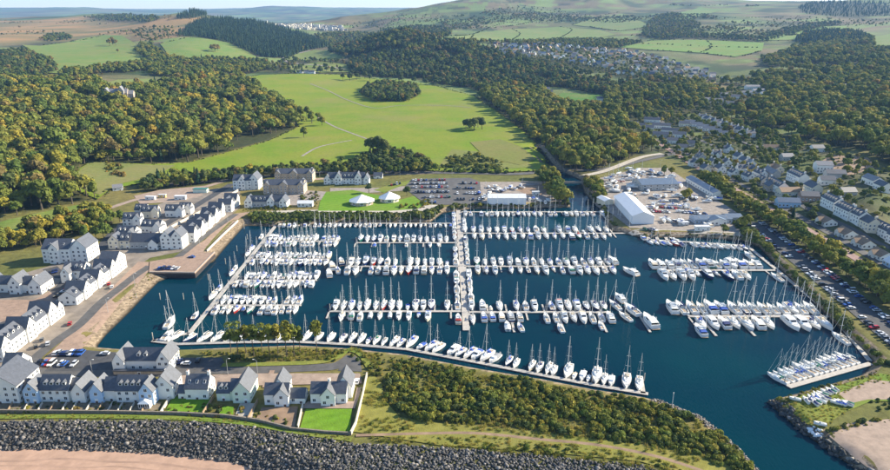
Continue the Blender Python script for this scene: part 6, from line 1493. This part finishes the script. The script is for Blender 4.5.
STAND_TEXT = {'valley_row': 'along the valley lane', 'left_wood': 'in the wood left of the meadow', 'meadow_hedge': 'in the hedge behind the waterside houses', 'meadow_thicket': 'in the meadow-corner thicket',
 'copse_by_beach_field': 'in the copse by the lower left field', 'river_bank_trees': 'on the river mouth west bank', 'yard_trees': 'on the bank beside the boatyard', 'roadside_trees': 'in the row between car park and railway',
 'town_trees': 'among the gardens of the right-hand town', 'river_wood': 'in the wood right of the meadow', 'east_wood': 'in the wood above the right-hand town', 'grove': 'in the oval grove on the meadow',
 'meadow_row': 'in the loose row on the meadow', 'meadow_oak': 'in the clump at the meadow edge', 'meadow_trio': 'in the clump right of the meadow centre', 'far_meadow_row': 'along the far meadow edge',
 'hillside_field_trees': 'in the far left hill field', 'hill_pasture_trees': 'in the round hill pasture', 'shore_pines': 'among the shore pines behind the near pontoon', 'club_trees': 'beside the white-roofed pavilions',
 'yard_singles': 'around the boatyard', 'village_edge': 'beside the marina village houses', 'hedge_gold': 'of the golden trees by the village', 'glen_wood': 'in the glen below the far village'}
LEAF_TEXT = {'green': 'leafy green', 'dark': 'dark green', 'olive': 'olive-green', 'autumn': 'golden autumn', 'rust': 'rusty brown', 'conifer': 'dark conifer'}
AV = np.array(AVOID) if AVOID else np.zeros((0, 3))
keepT = []
for t in TREES:
    if len(AV) and ((AV[:, 0] - t[0]) ** 2 + (AV[:, 1] - t[1]) ** 2 < (AV[:, 2] + t[3] * .16) ** 2).any() and t[7] not in ('shore_pines',): continue
    keepT.append(t)
def shows(t):
    px, py, d = proj(t[0], t[1], t[2] + t[3] * .5)
    return t[3] / d if (5 < px < 885 and 0 < py < 465) else 0
singles_ = {'meadow_row', 'meadow_oak', 'meadow_trio', 'shore_pines', 'club_trees', 'yard_singles', 'village_edge', 'hedge_gold', 'hill_pasture_trees', 'hillside_field_trees', 'far_meadow_row'}
keepT.sort(key=lambda t: -(shows(t) + (1 if t[7] in singles_ else 0)))
NEAR_T, REST_T = keepT[:290], keepT[290:]
for x, y, z, h, form, k, leaf, stand in NEAR_T:
    root = empty('pine_tree' if form == 'pine' else 'conifer' if form == 'conifer' else 'broadleaf_tree', (x, y, z), rnd.uniform(0, 6.28), h)
    obj('crown', crown_me(form, k, leaf), root); obj('trunk', PROTO[form][k][1], root)
    enrol(root, LEAF_TEXT[leaf] + (' pine' if form == 'pine' else '' if form == 'conifer' else ' tree') , 'from left ' + STAND_TEXT.get(stand, 'in the ' + stand.replace('_', ' ')), 'tree', 'trees ' + STAND_TEXT.get(stand, stand.replace('_', ' ')))

def scatter(name, items, label, cat, joined=True):
    """one uncountable mass: plants instanced on points (x, y, z, height, form, k, leaf)"""
    keys = sorted({(t[4], t[5], t[6]) for t in items})
    col = bpy.data.collections.new(name + ' kinds')
    for i, kk in enumerate(keys):
        o = bpy.data.objects.new('%03d kind' % i, whole_me(*kk) if joined else crown_me(*kk)); col.objects.link(o)
    me = bpy.data.meshes.new(name); n = len(items)
    me.vertices.add(n); me.vertices.foreach_set('co', np.array([t[:3] for t in items], np.float32).ravel())
    def attr(nm, typ, arr):
        a = me.attributes.new(nm, typ, 'POINT'); a.data.foreach_set('vector' if typ == 'FLOAT_VECTOR' else 'value', arr)
    ki = {k: i for i, k in enumerate(keys)}
    attr('kind_index', 'INT', np.array([ki[(t[4], t[5], t[6])] for t in items], np.int32))
    attr('turn', 'FLOAT_VECTOR', np.stack([np.zeros(n), np.zeros(n), nr.uniform(0, 6.28, n)], 1).astype(np.float32).ravel())
    wide = nr.uniform(.85, 1.25, n)
    hh = np.array([t[3] for t in items])
    attr('size', 'FLOAT_VECTOR', np.stack([hh * wide, hh * wide, hh], 1).astype(np.float32).ravel())
    o = tag(obj(name, me), label, cat, kind='stuff')
    ng = bpy.data.node_groups.new(name, 'GeometryNodeTree')
    ng.interface.new_socket('Geometry', in_out='INPUT', socket_type='NodeSocketGeometry'); ng.interface.new_socket('Geometry', in_out='OUTPUT', socket_type='NodeSocketGeometry')
    N, L = ng.nodes, ng.links
    gi, go = N.new('NodeGroupInput'), N.new('NodeGroupOutput')
    ci = N.new('GeometryNodeCollectionInfo'); ci.inputs[0].default_value = col; ci.inputs['Separate Children'].default_value = True; ci.inputs['Reset Children'].default_value = True
    ip = N.new('GeometryNodeInstanceOnPoints'); ip.inputs['Pick Instance'].default_value = True
    def na(nm, typ):
        q = N.new('GeometryNodeInputNamedAttribute'); q.data_type = typ; q.inputs['Name'].default_value = nm; return q.outputs['Attribute']
    L.new(gi.outputs[0], ip.inputs['Points']); L.new(ci.outputs[0], ip.inputs['Instance'])
    L.new(na('kind_index', 'INT'), ip.inputs['Instance Index']); L.new(na('turn', 'FLOAT_VECTOR'), ip.inputs['Rotation']); L.new(na('size', 'FLOAT_VECTOR'), ip.inputs['Scale'])
    L.new(ip.outputs[0], go.inputs[0])
    o.modifiers.new('plants', 'NODES').node_group = ng
    return o
scatter('woodland', REST_T, 'woods of mixed broadleaf and conifer trees covering the slopes', 'woodland')

# gorse and bramble scrub on the spit and the banks
SCRUB = []
def scrub(poly, spacing, h, leafs, keep=.9, world=False, thr=None, ns=16.0):
    W = poly if world else PW(poly); A = np.array(W)
    gx, gy = np.meshgrid(np.arange(A[:, 0].min(), A[:, 0].max() + spacing, spacing), np.arange(A[:, 1].min(), A[:, 1].max() + spacing, spacing))
    x = gx.ravel() + nr.uniform(-.5, .5, gx.size) * spacing; y = gy.ravel() + nr.uniform(-.5, .5, gx.size) * spacing
    k = (sdf(x, y, W) < 0) & (nr.random(len(x)) < keep)
    if thr is not None: k &= fbm(x, y, ns) > thr
    x, y = x[k], y[k]; z = land(x, y); big = 1 + fbm(x + 50, y, 14.0) * 2.1
    for a, b, c, q in zip(x, y, z, big):
        if c > .9 and not (len(AV) and ((AV[:, 0] - a) ** 2 + (AV[:, 1] - b) ** 2 < AV[:, 2] ** 2).any()): SCRUB.append((a, b, c - .1, h * q * rnd.uniform(.6, 1.3), 'bush', rnd.randrange(4), rnd.choice(leafs)))
scrub([(388,378),(400,362),(440,368),(479,373),(540,384),(593,394),(644,402),(662,406),(702,422),(735,448),(752,470),(740,478),(700,458),(650,447),(600,440),(560,433),(520,428),(470,424),(440,424),(405,416),(384,402)], 1.9, 2.4, ['gorse', 'gorse', 'olive', 'green', 'olive', 'dark'], .9, thr=-.11)
scrub([(350,356),(384,354),(440,364),(520,380),(600,394),(600,398),(500,382),(440,372),(402,368),(384,380),(372,376)], 2.2, 1.8, ['gorse', 'olive', 'dark'], .75, thr=-.1)
scrub([(362,390),(384,402),(400,418),(440,428),(440,432),(360,430)], 3.0, 1.1, ['gorse', 'olive'], .35, thr=.05)
scrub([(440,437),(560,447),(640,456),(720,478),(700,484),(620,468),(540,456),(430,446)], 2.2, 1.1, ['gorse', 'olive', 'green'], .6, thr=-.05)
scrub([(228,364),(236,350),(300,349),(346,352),(334,362),(300,358)], 2.5, 1.7, ['olive', 'gorse', 'dark'], .7, thr=-.05)
scrub([(200,352),(236,352),(300,350),(380,354),(380,357),(300,353),(200,356)], 2.0, 1.3, ['gorse', 'olive'], .7)
scrub([(290,430),(352,438),(352,443),(290,434)], 1.8, .8, ['gorse', 'olive'], .6)
scrub([(250,214),(300,213),(400,213),(434,210),(444,206),(440,217),(431,221),(330,222.5),(275,225.5),(252,224)], 1.8, 2.6, ['dark', 'dark', 'green'], .85)
scrub([(452,205),(484,204.5),(545,204.5),(566,203),(570,206),(520,208),(470,208.5),(450,210)], 2.0, 2.2, ['dark', 'dark', 'olive'], .9)
scrub([(566,204),(562,190),(556,178),(566,179),(570,196)], 2.5, 3, ['dark', 'green', 'olive'], .8)
scrub([(582,180),(592,188),(606,208),(616,226),(622,230),(608,226),(594,206)], 2.4, 3.2, ['dark', 'dark', 'olive'], .9)
scrub([(644,234.5),(700,235),(742,237),(757,243),(752,246),(742,240),(700,237),(644,237.5)], 2.0, 2.2, ['dark', 'olive', 'dark'], .9)
scrub([(216,470),(222,455),(214,400),(206,330),(197,262),(200,248),(192,255),(198,310),(206,380),(208,420)], 1.8, 3.6, ['dark', 'green', 'olive', 'dark'], .9, world=True)
scrub([(776,404),(795,395),(862,376),(876,370),(880,374),(800,397),(780,407)], 2.0, 1.5, ['gorse', 'olive', 'dark'], .6)
scrub([(820,436),(846,424),(905,416),(905,420),(850,428),(826,440)], 1.8, 1.4, ['gorse', 'olive', 'dark'], .85)
scrub([(868,400),(905,398),(905,412),(880,412)], 2.4, 2.2, ['dark', 'green'], .8)
scrub([(826,402),(838,396),(852,406),(846,412)], 2.0, 1.2, ['dark', 'olive'], .6)
scrub([(300,196),(316,192),(322,198),(314,208),(300,206)], 3.2, 2.6, ['olive', 'green', 'dark', 'rust'], .7)
scrub([(240,211),(250,208),(290,207),(290,211),(250,213)], 2.6, 1.8, ['olive', 'autumn', 'gorse', 'green'], .8)
scrub([(398,206),(412,204),(428,200),(432,205),(420,209),(400,210)], 3.0, 2.2, ['olive', 'autumn', 'dark'], .6)
scrub([(410,160),(440,166),(510,168),(506,174),(440,172)], 4, 3.4, ['dark', 'green'], .8)
scrub([(446,158),(470,152),(504,163),(500,170),(452,168)], 4, 3.6, ['dark', 'olive'], .8)
scrub([(104,160),(122,168),(126,178),(108,176)], 5, 4, ['autumn', 'rust', 'olive'], .7)
scrub([(0,402),(100,404),(196,404),(252,410),(290,420),(288,426),(240,420),(160,414),(0,413)], 2.0, 1.5, ['gorse', 'olive', 'green', 'dark', 'rust'], .5)
scrub([(104,338),(131,310),(157,280),(150,279),(124,308),(98,336)], 5.0, 1.3, ['gorse', 'olive'], .22)
scrub([(246,458),(252,610),(246,610),(241,458)], 4.0, 2.2, ['olive', 'gorse', 'dark'], .5, world=True)
scrub([(263,200),(266,200),(266,640),(263,640)], 3.0, 1.8, ['dark', 'olive', 'green'], .7, world=True)
scrub([(275,200),(280,200),(280,420),(276,420)], 3.0, 1.8, ['dark', 'olive', 'green'], .7, world=True)
scrub(TOWNW, 10, 3.0, ['green', 'olive', 'dark', 'dark', 'autumn'], .75, world=True)
scrub(VILLW, 24, 5.0, ['green', 'dark', 'dark'], .6, world=True)
scrub(MOORW, 26, 6.0, ['rust', 'dark', 'rust'], .6, world=True, thr=.14, ns=240.0)
scrub(HILLW, 17, 7.0, ['dark', 'green', 'dark', 'rust'], .8, world=True, thr=.165, ns=420.0)
WMEAD = PW(FIELDS[0][1])
# hedgerows on the far slopes
for px in ([(40,46),(64,43),(104,35)],[(60,74),(96,69),(132,65),(150,60)],[(445,44),(480,42),(512,40),(560,38),(600,38)],[(512,40),(520,34),(512,29)],[(560,38),(572,30),(560,27)],[(470,43),(474,34)],[(614,47),(650,41),(700,40),(764,43)],[(700,53),(712,47),(706,40)],[(650,50),(700,53),(735,57),(762,51)],[(590,27),(620,31),(652,26)],[(640,44),(690,46),(760,48)],[(572,25),(602,17),(640,21)],[(440,38),(500,24),(560,22),(620,12)],[(756,41),(796,40),(812,32)],[(160,44),(200,37),(230,43)],[(480,30),(540,20)],[(700,30),(780,24),(860,22)],[(660,24),(720,18),(800,16)]):
    W = smooth_line(PW(px), 5)
    for (ax, ay), (bx, by) in zip(W, W[1:]):
        d = math.hypot(bx - ax, by - ay); n = max(1, int(d / 9))
        for k in range(n):
            if rnd.random() < .55:
                t = (k + rnd.random()) / n; a, b = ax + (bx - ax) * t, ay + (by - ay) * t
                SCRUB.append((a, b, zat(a, b) - .1, rnd.uniform(2.5, 6.5), 'bush', rnd.randrange(4), rnd.choice(['dark', 'green', 'dark'])))
for (ax, ay), (bx, by) in zip(WMEAD, WMEAD[1:] + WMEAD[:1]):
    for k in range(int(math.hypot(bx - ax, by - ay) / 3.2)):
        t = rnd.random(); a, b = ax + (bx - ax) * t + rnd.uniform(-3, 3), ay + (by - ay) * t + rnd.uniform(-3, 3)
        SCRUB.append((a, b, zat(a, b) + .3, rnd.uniform(.8, 2.4), 'bush', rnd.randrange(4), rnd.choice(['dark', 'green', 'olive', 'gorse'])))
# rank grass: tufts over the rough ground near the camera
def tuft(r, n=46):
    a = r.uniform(0, 6.28, n); d = r.uniform(0, .5, n); h = r.uniform(.4, 1.0, n); w = .07
    x, y = np.cos(a) * d, np.sin(a) * d; lx, ly = x * 1.5 + r.normal(0, .12, n), y * 1.5 + r.normal(0, .12, n)
    q = r.uniform(0, 6.28, n); cx, cy = np.cos(q) * w, np.sin(q) * w
    V = np.stack([np.stack([x - cx, y - cy, np.zeros(n)], 1), np.stack([x + cx, y + cy, np.zeros(n)], 1), np.stack([lx, ly, h], 1)], 1).reshape(-1, 3)
    return V, np.arange(3 * n).reshape(-1, 3)
LEAF['straw'] = ramp_mat('rank grass', [(0, (.16, .20, .032)), (.4, (.25, .25, .045)), (.75, (.36, .31, .07)), (1, (.44, .35, .10))])
PROTO['tuft'] = [(tuft(r_), None) for _ in range(3)]
TUFTS = []
PATHW = smooth_line(PW([(356,436),(430,434),(478,434),(540,440),(600,446),(660,458),(720,478)]), 30)
def tufts(poly, spacing, h, keep=.8, world=False):
    W = poly if world else PW(poly); A = np.array(W)
    gx, gy = np.meshgrid(np.arange(A[:, 0].min(), A[:, 0].max(), spacing), np.arange(A[:, 1].min(), A[:, 1].max(), spacing))
    x = gx.ravel() + nr.uniform(-.5, .5, gx.size) * spacing; y = gy.ravel() + nr.uniform(-.5, .5, gx.size) * spacing
    k = (sdf(x, y, W) < 0) & (nr.random(len(x)) < keep) & (fbm(x, y, 9.0) > -.12); x, y = x[k], y[k]; z = land(x, y)
    for a, b, c in zip(x, y, z):
        if c > 1.4 and min((a - q[0]) ** 2 + (b - q[1]) ** 2 for q in PATHW) > 2.2 and not (len(AV) and ((AV[:, 0] - a) ** 2 + (AV[:, 1] - b) ** 2 < (AV[:, 2] * .75) ** 2).any()): TUFTS.append((a, b, c + .12, h * rnd.uniform(.5, 1.5), 'tuft', rnd.randrange(3), 'straw'))
tufts([(364, 376), (380, 358), (440, 366), (540, 384), (644, 402), (702, 422), (752, 470), (780, 520), (640, 472), (540, 456), (440, 449), (356, 440), (360, 390)], 1.4, 1.0, .7)
tufts([(226, 362), (236, 351), (300, 349), (380, 354), (372, 366), (350, 348), (334, 360)], 1.2, 1.0)
tufts([(-20, 419), (160, 419), (240, 423), (300, 433), (352, 441), (352, 438), (290, 431), (225, 419.5), (100, 415.5), (-20, 415)], .9, .6)
tufts([(770, 404), (800, 394), (862, 377), (905, 374), (905, 380), (840, 394), (852, 408), (822, 432), (800, 424)], 1.2, .7)
tufts([(828, 438), (848, 424), (905, 414), (905, 420), (850, 430)], 1.2, .9)
tufts([(84, 348), (120, 308), (148, 276), (158, 281), (130, 312), (100, 346)], 1.8, .7, .4)
scatter('rank_grass', TUFTS, 'pale rank grass on the spit, verges and headland', 'grass', False)
scatter('scrub', SCRUB, 'gorse, bramble and low shrubs on the spit, banks and gardens', 'scrub', False)
write_labels()
